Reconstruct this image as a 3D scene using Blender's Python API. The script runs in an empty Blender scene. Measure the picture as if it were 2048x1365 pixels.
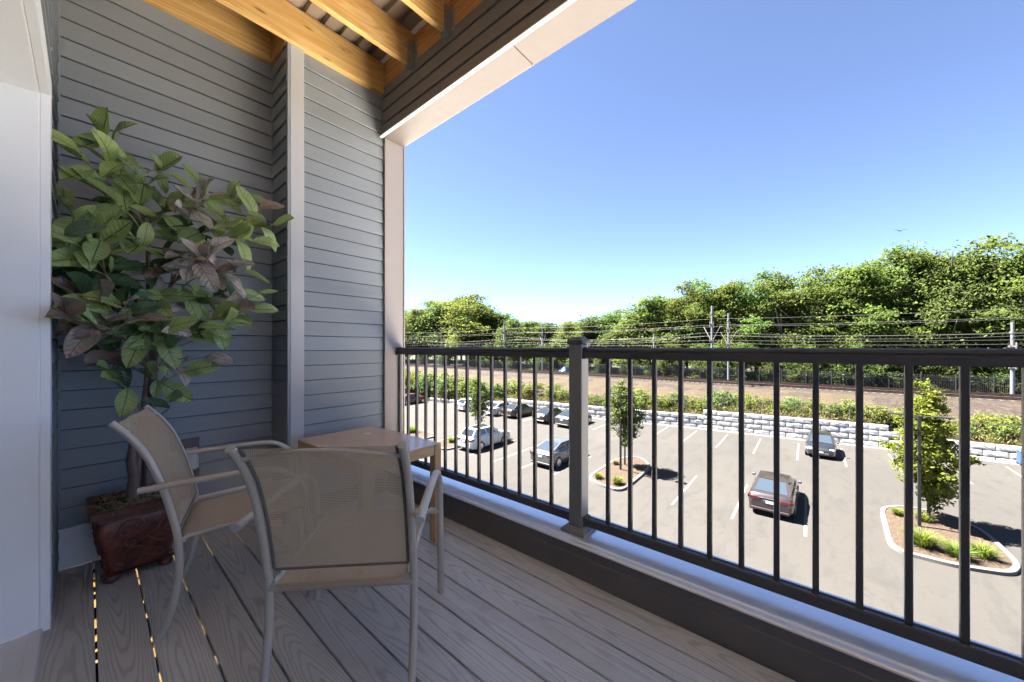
import bpy, math, random
import numpy as np
from mathutils import Vector, Matrix
rnd = random.Random(7)
S = bpy.context.scene
C = S.collection

# ------------------------------------------------------------------ camera, sky, sun, exposure
YAW = math.radians(40.49)                       # angle of the view from +X (outwards) towards +Y (along the balcony)
CAMZ = 1.15
G = -6.85                                       # parking lot level; balcony deck is z = 0
cd = bpy.data.cameras.new('camera'); cam = bpy.data.objects.new('camera', cd); C.objects.link(cam)
cd.sensor_width = 36; cd.lens = 36 * 725 / 2048; cd.shift_y = 12.5 / 2048
cd.clip_start = .02; cd.clip_end = 6000
cam.location = (0, 0, CAMZ); cam.rotation_euler = (math.pi / 2, 0, YAW - math.pi / 2)
S.camera = cam

SUN = Vector((-.116, .480, .870)).normalized()
SUN_EL = math.asin(SUN.z); SUN_AZ = math.atan2(SUN.x, SUN.y)
w = bpy.data.worlds.new('World'); S.world = w; w.use_nodes = True
nt = w.node_tree
sky = nt.nodes.new('ShaderNodeTexSky'); sky.sky_type = 'NISHITA'; sky.sun_disc = False
sky.sun_elevation = SUN_EL; sky.sun_rotation = SUN_AZ
sky.air_density = .8; sky.dust_density = 7.0; sky.ozone_density = 3.0; sky.altitude = 9000
bg = nt.nodes['Background']; bg.inputs[1].default_value = .05
wb = nt.nodes.new('ShaderNodeMix'); wb.data_type = 'RGBA'; wb.blend_type = 'MULTIPLY'; wb.inputs[0].default_value = 1
nt.links.new(sky.outputs[0], wb.inputs[6]); wb.inputs[7].default_value = (1.15, .99, .89, 1)   # white balance of the whole sky
nt.links.new(wb.outputs[2], bg.inputs[0])
sl = bpy.data.lights.new('sun', 'SUN'); sl.energy = 5.0; sl.angle = math.radians(.53); sl.color = (1, .95, .87)
so = bpy.data.objects.new('sun', sl); C.objects.link(so)
so.rotation_euler = SUN.to_track_quat('Z', 'Y').to_euler(); so.location = (0, 20, 40)
S.view_settings.view_transform = 'Standard'; S.view_settings.look = 'None'
S.view_settings.exposure = 4.05; S.view_settings.gamma = 1; S.view_settings.use_curve_mapping = False
S.render.engine = 'CYCLES'
S.cycles.use_denoising = True
S.cycles.max_bounces = 10; S.cycles.diffuse_bounces = 6; S.cycles.transparent_max_bounces = 12
S.cycles.sample_clamp_indirect = 8

# ------------------------------------------------------------------ mesh helpers
class MB:
    def __init__(s): s.v = []; s.f = []
    def add(s, vs, fs, M=None):
        n = len(s.v)
        for p in vs: s.v.append(tuple(M @ Vector(p)) if M is not None else tuple(p))
        for f in fs: s.f.append(tuple(i + n for i in f))
        return s
    def box(s, x0, x1, y0, y1, z0, z1, M=None, c=0):
        if c <= 0:
            vs = [(x, y, z) for z in (z0, z1) for y in (y0, y1) for x in (x0, x1)]
            return s.add(vs, [(0, 2, 3, 1), (4, 5, 7, 6), (0, 1, 5, 4), (2, 6, 7, 3), (0, 4, 6, 2), (1, 3, 7, 5)], M)
        c = min(c, (x1 - x0) * .45, (y1 - y0) * .45, (z1 - z0) * .45)
        X = (x0, x1); Y = (y0, y1); Z = (z0, z1); vs = []; idx = {}
        for i in (0, 1):
            for j in (0, 1):
                for k in (0, 1):
                    for a in range(3):
                        p = [X[i], Y[j], Z[k]]
                        for b, q in ((0, i), (1, j), (2, k)):
                            if b != a: p[b] += c * (1 - 2 * q)
                        idx[i, j, k, a] = len(vs); vs.append(tuple(p))
        fs = []
        for a in range(3):
            o = [b for b in range(3) if b != a]
            for q in (0, 1):
                ring = []
                for u, t in ((0, 0), (1, 0), (1, 1), (0, 1)):
                    key = [0, 0, 0]; key[a] = q; key[o[0]] = u; key[o[1]] = t
                    ring.append(idx[tuple(key) + (a,)])
                flip = (q == 0) != (a == 1)
                fs.append(tuple(reversed(ring)) if flip else tuple(ring))
            for u in (0, 1):
                for t in (0, 1):
                    k0 = [0, 0, 0]; k0[o[0]] = u; k0[o[1]] = t; k1 = list(k0); k1[a] = 1
                    fs.append((idx[tuple(k0) + (o[0],)], idx[tuple(k1) + (o[0],)], idx[tuple(k1) + (o[1],)], idx[tuple(k0) + (o[1],)]))
        for i in (0, 1):
            for j in (0, 1):
                for k in (0, 1): fs.append(tuple(idx[i, j, k, a] for a in range(3)))
        return s.add(vs, fs, M)
    def prism(s, poly, a0, a1, axis='x', M=None):
        def P(a, p): return (a, p[0], p[1]) if axis == 'x' else ((p[0], a, p[1]) if axis == 'y' else (p[0], p[1], a))
        n = len(poly)
        vs = [P(a0, p) for p in poly] + [P(a1, p) for p in poly]
        fs = [tuple(range(n)), tuple(range(2 * n - 1, n - 1, -1))] + [(i, i + n, (i + 1) % n + n, (i + 1) % n) for i in range(n)]
        return s.add(vs, fs, M)
    def tube(s, pts, r, seg=10, M=None, flat=1.0, closed=False, up=None):
        pts = [Vector(p) for p in pts]; n = len(pts)
        rs = r if hasattr(r, '__len__') else [r] * n
        vs = []; fs = []; nrm = None
        for i, p in enumerate(pts):
            if closed: t = pts[(i + 1) % n] - pts[i - 1]
            else: t = pts[min(i + 1, n - 1)] - pts[max(i - 1, 0)]
            t = t.normalized()
            if nrm is None:
                a = Vector(up) if up else (Vector((0, 0, 1)) if abs(t.z) < .9 else Vector((1, 0, 0)))
                nrm = (a - t * a.dot(t)).normalized()
            else: nrm = (nrm - t * nrm.dot(t)).normalized()
            b = t.cross(nrm)
            for k in range(seg):
                an = 2 * math.pi * k / seg
                vs.append(p + nrm * (math.cos(an) * rs[i] * flat) + b * (math.sin(an) * rs[i]))
        for i in range(n if closed else n - 1):
            j = (i + 1) % n
            for k in range(seg): fs.append((i * seg + k, i * seg + (k + 1) % seg, j * seg + (k + 1) % seg, j * seg + k))
        if not closed: fs += [tuple(range(seg - 1, -1, -1)), tuple(range((n - 1) * seg, n * seg))]
        return s.add(vs, fs, M)
    def lathe(s, prof, seg=20, M=None):
        n = len(prof); vs = []; fs = []
        for r, z in prof:
            for k in range(seg):
                a = 2 * math.pi * k / seg; vs.append((r * math.cos(a), r * math.sin(a), z))
        for i in range(n - 1):
            for k in range(seg): fs.append((i * seg + k, i * seg + (k + 1) % seg, (i + 1) * seg + (k + 1) % seg, (i + 1) * seg + k))
        fs += [tuple(range(seg - 1, -1, -1)), tuple(range((n - 1) * seg, n * seg))]
        return s.add(vs, fs, M)
    def grid(s, P, M=None, closed_u=False):
        nu = len(P); nv = len(P[0]); vs = [q for row in P for q in row]; fs = []
        for i in range(nu if closed_u else nu - 1):
            for j in range(nv - 1):
                k = (i + 1) % nu
                fs.append((i * nv + j, k * nv + j, k * nv + j + 1, i * nv + j + 1))
        return s.add(vs, fs, M)
    def mesh(s, name, mat, smooth=None, flip=True):
        me = bpy.data.meshes.new(name); me.from_pydata(s.v, [], s.f)
        if flip and len(s.f) < 60000:
            import bmesh
            b = bmesh.new(); b.from_mesh(me); bmesh.ops.recalc_face_normals(b, faces=b.faces); b.to_mesh(me); b.free()
        if mat: me.materials.append(mat)
        if smooth is not None:
            me.polygons.foreach_set('use_smooth', [True] * len(me.polygons))
            if smooth < 179: me.set_sharp_from_angle(angle=math.radians(smooth))
        me.update(); return me
    def build(s, name, mat, parent=None, smooth=None, **k):
        return link(name, s.mesh(name, mat, smooth), parent, **k)

def link(name, me, parent=None, loc=None, rot=None, scale=None, **props):
    o = bpy.data.objects.new(name, me); C.objects.link(o)
    if parent is not None: o.parent = parent
    if loc is not None: o.location = loc
    if rot is not None: o.rotation_euler = rot
    if scale is not None: o.scale = scale
    for k, v in props.items(): o[k] = v
    return o
def thing(name, label, cat, loc=(0, 0, 0), rz=0, group=None):
    o = link(name, None, None, loc, (0, 0, rz)); o.empty_display_size = .2
    o['label'] = label; o['category'] = cat
    if group: o['group'] = group
    return o
def tag(o, label, cat, group=None):
    o['label'] = label; o['category'] = cat
    if group: o['group'] = group
    return o
def np_mesh(name, V, quads, mat):
    me = bpy.data.meshes.new(name); V = np.asarray(V, np.float32); Q = np.asarray(quads, np.int32)
    me.vertices.add(len(V)); me.vertices.foreach_set('co', V.ravel())
    k = Q.shape[1]
    me.loops.add(Q.size); me.loops.foreach_set('vertex_index', Q.ravel())
    me.polygons.add(len(Q)); me.polygons.foreach_set('loop_start', np.arange(len(Q), dtype=np.int32) * k)
    try: me.polygons.foreach_set('loop_total', np.full(len(Q), k, np.int32))
    except Exception: pass
    me.materials.append(mat); me.update(calc_edges=True); me.validate(); return me
def arc(c, r, a0, a1, n, plane='yz', x=0):
    out = []
    for i in range(n + 1):
        a = math.radians(a0 + (a1 - a0) * i / n); out.append((x, c[0] + r * math.cos(a), c[1] + r * math.sin(a)))
    return out
def smooth_path(pts, n=6):
    P = [Vector(p) for p in pts]; out = []
    for i in range(len(P) - 1):
        a, b, c, d = P[max(i - 1, 0)], P[i], P[i + 1], P[min(i + 2, len(P) - 1)]
        for k in range(n):
            t = k / n
            out.append(.5 * ((2 * b) + (c - a) * t + (2 * a - 5 * b + 4 * c - d) * t * t + (3 * b - a - 3 * c + d) * t ** 3))
    out.append(P[-1]); return out

# ------------------------------------------------------------------ material helpers
class N:
    def __init__(s, name):
        s.m = bpy.data.materials.new(name); s.m.use_nodes = True; s.t = s.m.node_tree
        s.b = s.t.nodes['Principled BSDF']; s.out = s.t.nodes['Material Output']; s._oc = None
    def n(s, typ, **k):
        x = s.t.nodes.new('ShaderNode' + typ)
        for a, v in k.items(): setattr(x, a, v)
        return x
    def l(s, a, b): s.t.links.new(a, b)
    def val(s, x, inp):
        if hasattr(x, 'node'): s.l(x, inp)
        else: inp.default_value = x
    def math(s, op, a, b=None, c=None):
        x = s.n('Math', operation=op); s.val(a, x.inputs[0])
        if b is not None: s.val(b, x.inputs[1])
        if c is not None: s.val(c, x.inputs[2])
        return x.outputs[0]
    def obj(s, scale=(1, 1, 1), off=None, src='Object'):
        tc = s.n('TexCoord'); mp = s.n('Mapping'); s.l(tc.outputs[src], mp.inputs[0]); mp.inputs['Scale'].default_value = scale
        if off is not None:
            cx = s.n('CombineXYZ')
            for i in range(3): s.l(off, cx.inputs[i])
            s.l(cx.outputs[0], mp.inputs['Location'])
        return mp.outputs[0]
    def rand(s, k=37.0):
        oi = s.n('ObjectInfo'); return s.math('MULTIPLY', oi.outputs['Random'], k)
    def noise(s, vec, scale=1, detail=3, rough=.5, dist=0):
        x = s.n('TexNoise'); s.l(vec, x.inputs['Vector']); x.inputs['Scale'].default_value = scale
        x.inputs['Detail'].default_value = detail; x.inputs['Roughness'].default_value = rough; x.inputs['Distortion'].default_value = dist
        return x.outputs['Fac']
    def ramp(s, fac, stops, interp='LINEAR'):
        x = s.n('ValToRGB'); s.l(fac, x.inputs[0]); e = x.color_ramp.elements; x.color_ramp.interpolation = interp
        while len(e) < len(stops): e.new(.5)
        for el, (p, c) in zip(e, stops): el.position = p; el.color = (*c, 1) if hasattr(c, '__len__') else (c, c, c, 1)
        return x.outputs[0]
    def mix(s, fac, a, b, mode='MIX'):
        x = s.n('Mix', data_type='RGBA', blend_type=mode); s.val(fac, x.inputs[0])
        for v, i in ((a, 6), (b, 7)):
            if hasattr(v, 'node'): s.l(v, x.inputs[i])
            else: x.inputs[i].default_value = (*v, 1)
        return x.outputs[2]
    def bump(s, h, strength=.3, dist=.01, prev=None):
        x = s.n('Bump'); x.inputs['Strength'].default_value = strength; x.inputs['Distance'].default_value = dist; s.l(h, x.inputs['Height'])
        if prev is not None: s.l(prev, x.inputs['Normal'])
        return x.outputs[0]
    def col(s, c): s.val((*c, 1) if not hasattr(c, 'node') else c, s.b.inputs['Base Color'])
    def nrm(s, x): s.l(x, s.b.inputs['Normal'])
    def set(s, rough=None, metal=None, spec=None, coat=None):
        if rough is not None: s.val(rough, s.b.inputs['Roughness'])
        if metal is not None: s.b.inputs['Metallic'].default_value = metal
        if spec is not None: s.b.inputs['Specular IOR Level'].default_value = spec
        if coat is not None: s.b.inputs['Coat Weight'].default_value = coat; s.b.inputs['Coat Roughness'].default_value = .05
        return s

def plain(name, c, rough=.5, metal=0, var=.12, vs=6, bump=.15, bs=120, spec=.4, coat=None, rnd_var=0):
    m = N(name); v = m.obj(off=m.rand())
    f = m.noise(v, vs, 5, .6)
    lo = tuple(x * (1 - var) for x in c); hi = tuple(min(1, x * (1 + var)) for x in c)
    col = m.mix(f, lo, hi)
    if rnd_var:
        oi = m.n('ObjectInfo'); k = m.math('MULTIPLY_ADD', oi.outputs['Random'], rnd_var, 1 - rnd_var / 2)
        hs = m.n('HueSaturation'); m.l(col, hs.inputs['Color']); m.l(k, hs.inputs['Value']); col = hs.outputs[0]
    m.col(col); m.set(rough, metal, spec, coat)
    r = m.math('MULTIPLY_ADD', m.noise(v, vs * 3, 3), .25, rough - .12); m.l(r, m.b.inputs['Roughness'])
    if bump: m.nrm(m.bump(m.noise(v, bs, 3), bump, .002))
    return m.m

def siding_mat(name, c, warm=.06):
    m = N(name); r = m.rand(91)
    v = m.obj((3.5, 60, 160), r); g = m.noise(v, 1, 4, .6, .6)
    v2 = m.obj((1.2, 1.2, 9), r); big = m.noise(v2, 1.5, 4)
    col = m.mix(big, tuple(x * (1 - warm) for x in c), tuple(x * (1 + warm) for x in c))
    oi = m.n('ObjectInfo'); hs = m.n('HueSaturation'); m.l(col, hs.inputs['Color'])
    m.l(m.math('MULTIPLY_ADD', oi.outputs['Random'], .1, .95), hs.inputs['Value'])
    sp = m.ramp(m.noise(m.obj((1, 1, 1), r), 140, 2), [(.74, 0), (.8, 1)])
    m.col(m.mix(m.math('MULTIPLY', sp, .25), hs.outputs[0], (.4, .4, .39)))
    m.set(.62, spec=.35); m.nrm(m.bump(m.ramp(g, [(.35, 0), (.65, 1)]), .35, .0016))
    return m.m

def deck_mat():
    m = N('composite_decking'); r = m.rand(173)
    tc = m.n('TexCoord'); sp = m.n('SeparateXYZ'); m.l(tc.outputs['Object'], sp.inputs[0])
    d = m.math('MULTIPLY', m.math('SUBTRACT', m.noise(m.obj((.40, 0, 0), r), 1, 1.5, .4), .25), .30)      # distance of the cut from the pith
    yc = m.math('SUBTRACT', sp.outputs[1], m.math('MULTIPLY_ADD', m.noise(m.obj((.5, 0, 0), m.rand(91)), 1, 1), .10, .020))
    wig = m.math('MULTIPLY', m.noise(m.obj((3.0, 22, 22), r), 1, 2, .5), .014)
    rad = m.math('ADD', m.math('SQRT', m.math('ADD', m.math('MULTIPLY', yc, yc), m.math('MULTIPLY', d, d))), wig)
    rings = m.math('FRACT', m.math('MULTIPLY', rad, 150))
    tri = m.math('ABSOLUTE', m.math('SUBTRACT', rings, .5))
    groove = m.ramp(tri, [(.0, 1), (.10, .8), (.22, 0)])
    wob = m.noise(m.obj((3, 40, 40), r), 1, 2); groove = m.math('MULTIPLY', groove, m.ramp(wob, [(.25, .45), (.6, 1)]))
    base = m.mix(m.noise(m.obj((.9, 5, 5), r), 1, 4), (.51, .495, .45), (.60, .585, .54))
    oi = m.n('ObjectInfo'); hs = m.n('HueSaturation'); m.l(base, hs.inputs['Color'])
    m.l(m.math('MULTIPLY_ADD', oi.outputs['Random'], .16, .92), hs.inputs['Value'])
    dirt = m.ramp(m.noise(m.obj((1, 1, 1), r, ), 3.5, 6, .65), [(.55, 0), (.8, .5)])
    c = m.mix(dirt, hs.outputs[0], (.30, .265, .23))
    c = m.mix(m.math('MULTIPLY', groove, .42), c, (.17, .163, .165))
    m.col(c); m.set(.42, spec=.6)
    fine = m.noise(m.obj((30, 400, 400), r), 1, 2)
    b = m.bump(fine, .12, .001)
    m.nrm(m.bump(m.math('SUBTRACT', 1.0, groove), .55, .0012, b)); return m.m

def pine_mat(name='pine_lumber', a=(.60, .34, .10), b_=(.78, .53, .23), streak=.5):
    m = N(name); r = m.rand(53)
    v = m.obj((.55, 7.5, 7.5), r)
    h = m.noise(v, 1.0, 2, .45, .5)
    ring = m.math('FRACT', m.math('MULTIPLY', h, 15))
    c = m.mix(m.ramp(ring, [(0, 0), (.7, 1), (1, .1)]), b_, a)
    big = m.noise(m.obj((1.2, 4, 4), r), 1.3, 3)
    c = m.mix(m.ramp(big, [(.35, 0), (.7, .55)]), c, tuple(x * .78 for x in a))
    vo = m.n('TexVoronoi'); m.l(m.obj((2.2, 9, 9), r), vo.inputs['Vector']); vo.inputs['Scale'].default_value = .8
    kn = m.ramp(vo.outputs['Distance'], [(.0, 1), (.05, .8), (.085, 0)])
    c = m.mix(m.math('MULTIPLY', kn, .8), c, (.07, .03, .012))
    st = m.ramp(m.noise(m.obj((2.5, 10, 10), r), 1.0, 5, .7), [(.62, 0), (.68, streak)])
    c = m.mix(st, c, (.11, .055, .022))
    m.col(c); m.set(.68, spec=.25); m.nrm(m.bump(m.noise(m.obj((4, 120, 120), r), 1, 3), .25, .0015)); return m.m

def ground_mat(name, cols, scale, bump, bd, rough=.9, spots=None, fine=None):
    m = N(name); v = m.obj()
    c = m.ramp(m.noise(v, scale, 6, .65), [(.3, cols[0]), (.5, cols[1]), (.7, cols[2])])
    if fine:
        f = m.noise(v, fine[0], 3, .7); c = m.mix(m.ramp(f, [(.35, 1), (.65, 0)]), c, fine[1])
    m.col(c); m.set(rough, spec=.2)
    m.nrm(m.bump(m.noise(v, bump, 4, .7), .8, bd)); return m.m

def asphalt_mat():
    m = N('worn_asphalt'); v = m.obj()
    c = m.ramp(m.noise(v, .12, 6, .6), [(.3, (.0232, .0212, .0191)), (.7, (.0298, .0274, .0248))])
    speck = m.noise(v, 38, 2, .8); c = m.mix(m.ramp(speck, [(.35, .42), (.6, 0)]), c, (.0137, .0125, .0116))
    sp2 = m.ramp(m.noise(v, 55, 2, .8), [(.62, 0), (.72, .5)]); c = m.mix(sp2, c, (.0478, .0454, .0418))
    # cracks and drips
    wv = m.noise(v, .35, 3, .5, 1.5); cr = m.ramp(m.math('ABSOLUTE', m.math('SUBTRACT', wv, .5)), [(.0, .55), (.004, 0)])
    c = m.mix(cr, c, (.0104, .0096, .0090))
    st = m.ramp(m.noise(m.obj((.35, 1.1, 1)), 1.4, 6, .7), [(.50, 0), (.72, .7)]); c = m.mix(st, c, (.0149, .0137, .0131))
    m.col(c); m.set(.88, spec=.25); m.nrm(m.bump(speck, .5, .01)); return m.m

def foliage_mat(name, a, b, trans=.35, rough=.55):
    m = N(name); g = m.n('NewGeometry'); oi = m.n('ObjectInfo')
    c = m.mix(g.outputs['Random Per Island'], a, b)
    hs = m.n('HueSaturation'); m.l(c, hs.inputs['Color'])
    m.l(m.math('MULTIPLY_ADD', oi.outputs['Random'], .05, .475), hs.inputs['Hue'])
    m.l(m.math('MULTIPLY_ADD', oi.outputs['Random'], .35, .85), hs.inputs['Value'])
    m.col(hs.outputs[0]); m.set(.8, spec=.12)
    tr = m.n('BsdfTranslucent'); hs2 = m.n('HueSaturation'); m.l(hs.outputs[0], hs2.inputs['Color']); hs2.inputs['Value'].default_value = 1.35
    hs2.inputs['Saturation'].default_value = 1.1; m.l(hs2.outputs[0], tr.inputs[0])
    mx = m.n('MixShader'); mx.inputs[0].default_value = trans; m.l(m.b.outputs[0], mx.inputs[1]); m.l(tr.outputs[0], mx.inputs[2])
    m.l(mx.outputs[0], m.out.inputs[0]); return m.m

def leaf_mat(name, c1, c2, vein, patch=None, rough=.24):
    m = N(name); r = m.rand(61); tc = m.n('TexCoord'); sx = m.n('SeparateXYZ'); m.l(tc.outputs['Object'], sx.inputs[0])
    c = m.mix(m.noise(m.obj((3, 5, 1), r), 1.3, 4), c1, c2)
    ay = m.math('ABSOLUTE', sx.outputs[1])
    if patch is not None:
        p = m.ramp(m.noise(m.obj((2, 4, 1), r), 1.6, 5, .65), [(.42, 0), (.62, .85)]); c = m.mix(p, c, patch)
    mid = m.ramp(ay, [(.006, 1), (.016, 0)])
    sv = m.math('FRACT', m.math('MULTIPLY', m.math('SUBTRACT', sx.outputs[0], m.math('MULTIPLY', ay, .8)), 9))
    svr = m.ramp(sv, [(0, .45), (.09, 0), (.91, 0), (1, .45)])
    c = m.mix(m.math('MAXIMUM', mid, svr), c, vein)
    hs = m.n('HueSaturation'); m.l(c, hs.inputs['Color']); oi = m.n('ObjectInfo')
    m.l(m.math('MULTIPLY_ADD', oi.outputs['Random'], .5, .75), hs.inputs['Value'])
    m.col(hs.outputs[0]); m.set(rough, spec=.4)
    hgt = m.math('ABSOLUTE', m.math('SUBTRACT', sv, .5)); m.nrm(m.bump(hgt, .35, .01))
    tr = m.n('BsdfTranslucent'); m.l(hs.outputs[0], tr.inputs[0]); mx = m.n('MixShader'); mx.inputs[0].default_value = .15
    m.l(m.b.outputs[0], mx.inputs[1]); m.l(tr.outputs[0], mx.inputs[2]); m.l(mx.outputs[0], m.out.inputs[0]); return m.m

def sling_mat():
    m = N('woven_sling'); uv = m.n('UVMap'); sx = m.n('SeparateXYZ'); m.l(uv.outputs[0], sx.inputs[0])
    P = 1 / .0052
    iu = m.math('MULTIPLY', sx.outputs[0], P); iv = m.math('MULTIPLY', sx.outputs[1], P * .8)
    row = m.math('FLOOR', iv); sh = m.math('MULTIPLY', m.math('MODULO', row, 2), .5)
    fu = m.math('ABSOLUTE', m.math('SUBTRACT', m.math('FRACT', m.math('ADD', iu, sh)), .5))
    fv = m.math('ABSOLUTE', m.math('SUBTRACT', m.math('FRACT', iv), .5))
    hole = m.math('MULTIPLY', m.math('LESS_THAN', fu, .20), m.math('LESS_THAN', fv, .20))
    big = m.noise(m.obj(), 8, 4); c = m.mix(big, (.60, .45, .29), (.70, .55, .375))
    edge = m.ramp(m.math('MAXIMUM', fu, fv), [(.2, .85), (.38, 0)]); c = m.mix(edge, c, (.14, .12, .09))
    m.col(c); m.set(.7, spec=.25); m.nrm(m.bump(m.math('ADD', fu, fv), .5, .001))
    tr = m.n('BsdfTransparent'); tl = m.n('BsdfTranslucent'); tl.inputs[0].default_value = (.58, .47, .33, 1)
    a = m.n('MixShader'); a.inputs[0].default_value = .22; m.l(m.b.outputs[0], a.inputs[1]); m.l(tl.outputs[0], a.inputs[2])
    b = m.n('MixShader'); m.l(hole, b.inputs[0]); m.l(a.outputs[0], b.inputs[1]); m.l(tr.outputs[0], b.inputs[2])
    m.l(b.outputs[0], m.out.inputs[0]); return m.m

def glass_dark(name, c=(.012, .016, .02), rough=.04):
    m = N(name); m.col(c); m.set(rough, spec=.9); return m.m
def car_paint(name, c, metal=.35):
    m = N(name); f = m.noise(m.obj(), 900, 2); m.col(m.mix(f, tuple(x * .9 for x in c), tuple(min(1, x * 1.1) for x in c)))
    m.set(.32, metal, .5, 1.0); return m.m
def light_lens(name, c):
    m = N(name); m.col(c); m.set(.12, 0, .7, .6); return m.m
def clear_cover():
    m = N('clear_cover'); m.col((.75, .78, .8)); m.set(.12, spec=.7); m.b.inputs['Alpha'].default_value = .45; return m.m

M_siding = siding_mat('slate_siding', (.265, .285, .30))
M_lap_shade = plain('siding_lap_shade', (.06, .065, .07), .8, bump=0)  # dark backing; shade of the lap lines is put into this colour
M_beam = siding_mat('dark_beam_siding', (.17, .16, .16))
M_trim = plain('painted_grey_trim', (.44, .435, .435), .55, var=.06, bump=.08)
M_cream = plain('cream_trim', (.33, .29, .27), .5, var=.05, bump=.06)
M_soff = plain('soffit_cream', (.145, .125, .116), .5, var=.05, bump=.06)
M_white = plain('white_pvc', (.91, .905, .89), .42, var=.04, bump=.04)
M_skirt = plain('white_skirt', (.70, .70, .70), .55, var=.06)
M_deck = deck_mat()
M_pine = pine_mat()
M_pine2 = pine_mat('pine_rim', (.46, .235, .08), (.60, .35, .14), .2)
M_pan = plain('ribbed_steel_pan', (.36, .30, .235), .45, .25, var=.12, vs=3)
M_galv = plain('galvanised', (.42, .43, .44), .4, .7, var=.25, vs=40)
M_black = plain('shadow_gap', (.02, .02, .02), .9, bump=0)
M_rail = plain('bronze_aluminium', (.06, .054, .053), .42, .0, var=.08, vs=3, bump=.1, bs=260, spec=.5)
M_post = plain('taupe_post', (.20, .19, .178), .45, 0, var=.08, vs=3, bump=.1, bs=260, spec=.5)
M_cap = plain('flashing_cap', (.80, .80, .81), .33, .65, var=.05, vs=2.5, bump=.02, bs=12, spec=.6)
M_face = plain('kerb_face', (.135, .12, .113), .5, 0, var=.22, vs=4, bump=.12, bs=30)
M_frame = plain('taupe_frame', (.50, .435, .355), .36, .15, var=.06, vs=5, bump=.05, bs=200, spec=.5)
M_clip = plain('plastic_clip', (.42, .40, .37), .5)
M_sling = sling_mat()
M_table = pine_mat('oak_veneer', (.58, .365, .18), (.68, .455, .25), 0)
M_tabletop = plain('lacquered_oak_top', (.62, .43, .28), .22, 0, var=.1, vs=3, bump=.03, bs=30, spec=.6)
M_asph = asphalt_mat()
M_line = plain('road_paint', (.0832, .0819, .0778), .8, var=.18, vs=2.2, bump=.3, bs=30)
M_conc = plain('kerb_concrete', (.0740, .0708, .0648), .85, var=.15, vs=2, bump=.4, bs=40)
M_mulch = ground_mat('bark_mulch', [(.0279, .0182, .0122), (.0466, .0325, .0218), (.0634, .0466, .0325)], 9, 22, .06, fine=(14, (.0228, .0142, .0091)))
M_ball = ground_mat('ballast', [(.0180, .0120, .0091), (.0253, .0186, .0145), (.0337, .0270, .0221)], 1.3, 3, .25, fine=(2.6, (.0120, .0083, .0066)))
M_bank = ground_mat('dry_bank', [(.0194, .0164, .0070), (.0312, .0234, .0133), (.0428, .0331, .0214)], .6, 4, .15, fine=(5, (.0234, .0155, .0098)))
M_grnd = ground_mat('woodland_floor', [(.0183, .0243, .0091), (.0304, .0335, .0134), (.0487, .0426, .0213)], .2, 3, .3)
M_block = N('split_face_block'); _v = M_block.obj(off=M_block.rand())
_c = M_block.ramp(M_block.noise(_v, 3.2, 6, .7), [(.3, (.29, .275, .26)), (.55, (.42, .405, .385)), (.75, (.50, .485, .465))])
_sp = M_block.ramp(M_block.noise(_v, 7, 5, .75), [(.58, 0), (.68, .7)]); _c = M_block.mix(_sp, _c, (.15, .14, .13))
M_block.col(_c); M_block.set(.9, spec=.2); M_block.nrm(M_block.bump(M_block.noise(_v, 9, 5, .7), .25, .02)); M_block = M_block.m
M_wallback = plain('wall_joint', (.035, .033, .03), .95)
M_bark = plain('bark', (.0791, .0639, .0517), .9, var=.3, vs=4, bump=.7, bs=14)
M_iron = plain('black_iron', (.02, .02, .022), .5, var=.1)
M_chain = plain('black_chain_link', (.03, .03, .03), .6)
M_rust = plain('rusty_rail', (.0622, .0409, .0312), .5, .5, var=.25, vs=3)
M_sleep = plain('dark_sleeper', (.045, .038, .033), .9, var=.2, vs=2)
M_polegal = plain('galvanised_mast', (.1402, .1480, .1558), .5, .5, var=.15, vs=2)
M_wire = plain('wire', (.1332, .1262, .1226), .5, .5, bump=0)
M_ins = plain('rusty_bracket', (.10, .085, .075), .7, .2, var=.2)
M_lamp = plain('lamp_green_black', (.007, .008, .008), .85, var=.1, spec=.2)
M_tyre = plain('tyre_rubber', (.018, .018, .019), .85, var=.2, vs=20)
M_rim = plain('alloy_rim', (.5, .5, .51), .3, .8, var=.08, bump=0)
M_plastic = plain('black_plastic', (.02, .02, .021), .6, var=.15)
M_glass = glass_dark('car_glass'); M_glass_blue = glass_dark('car_glass_blue', (.02, .028, .038), .06)
M_tail = light_lens('tail_lens', (.04, .004, .004)); M_head = light_lens('head_lens', (.62, .62, .60))
M_chrome = plain('chrome', (.7, .7, .7), .15, 1, var=.03, bump=0)
M_plate = plain('number_plate', (.3772, .3772, .3650), .5, var=.1)
M_seat = plain('car_seat', (.30, .29, .28), .8)

# ================================================================== THE BALCONY
H = math.pi / 2
BACK, FRONT, NX = 2.997, 2.67, .869            # back wall of the niche, front of the end wall, niche side
def clap_mesh(L, name='clapboard', mat=None, expo=.1017):
    b = MB(); t = expo + .02
    prof = [(.001, .006), (-.009, .006), (-.0105, 0), (-.0175, 0), (-.0182, .003), (-.0085, .0958), (-.007, .0968), (.001, .0968)]  # board stops short, so a slot shapes the shade line under each lap
    n = max(1, int(L / .3)); 
    b.prism(prof, 0, L, 'x'); return b.mesh(name, mat or M_siding)

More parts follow.
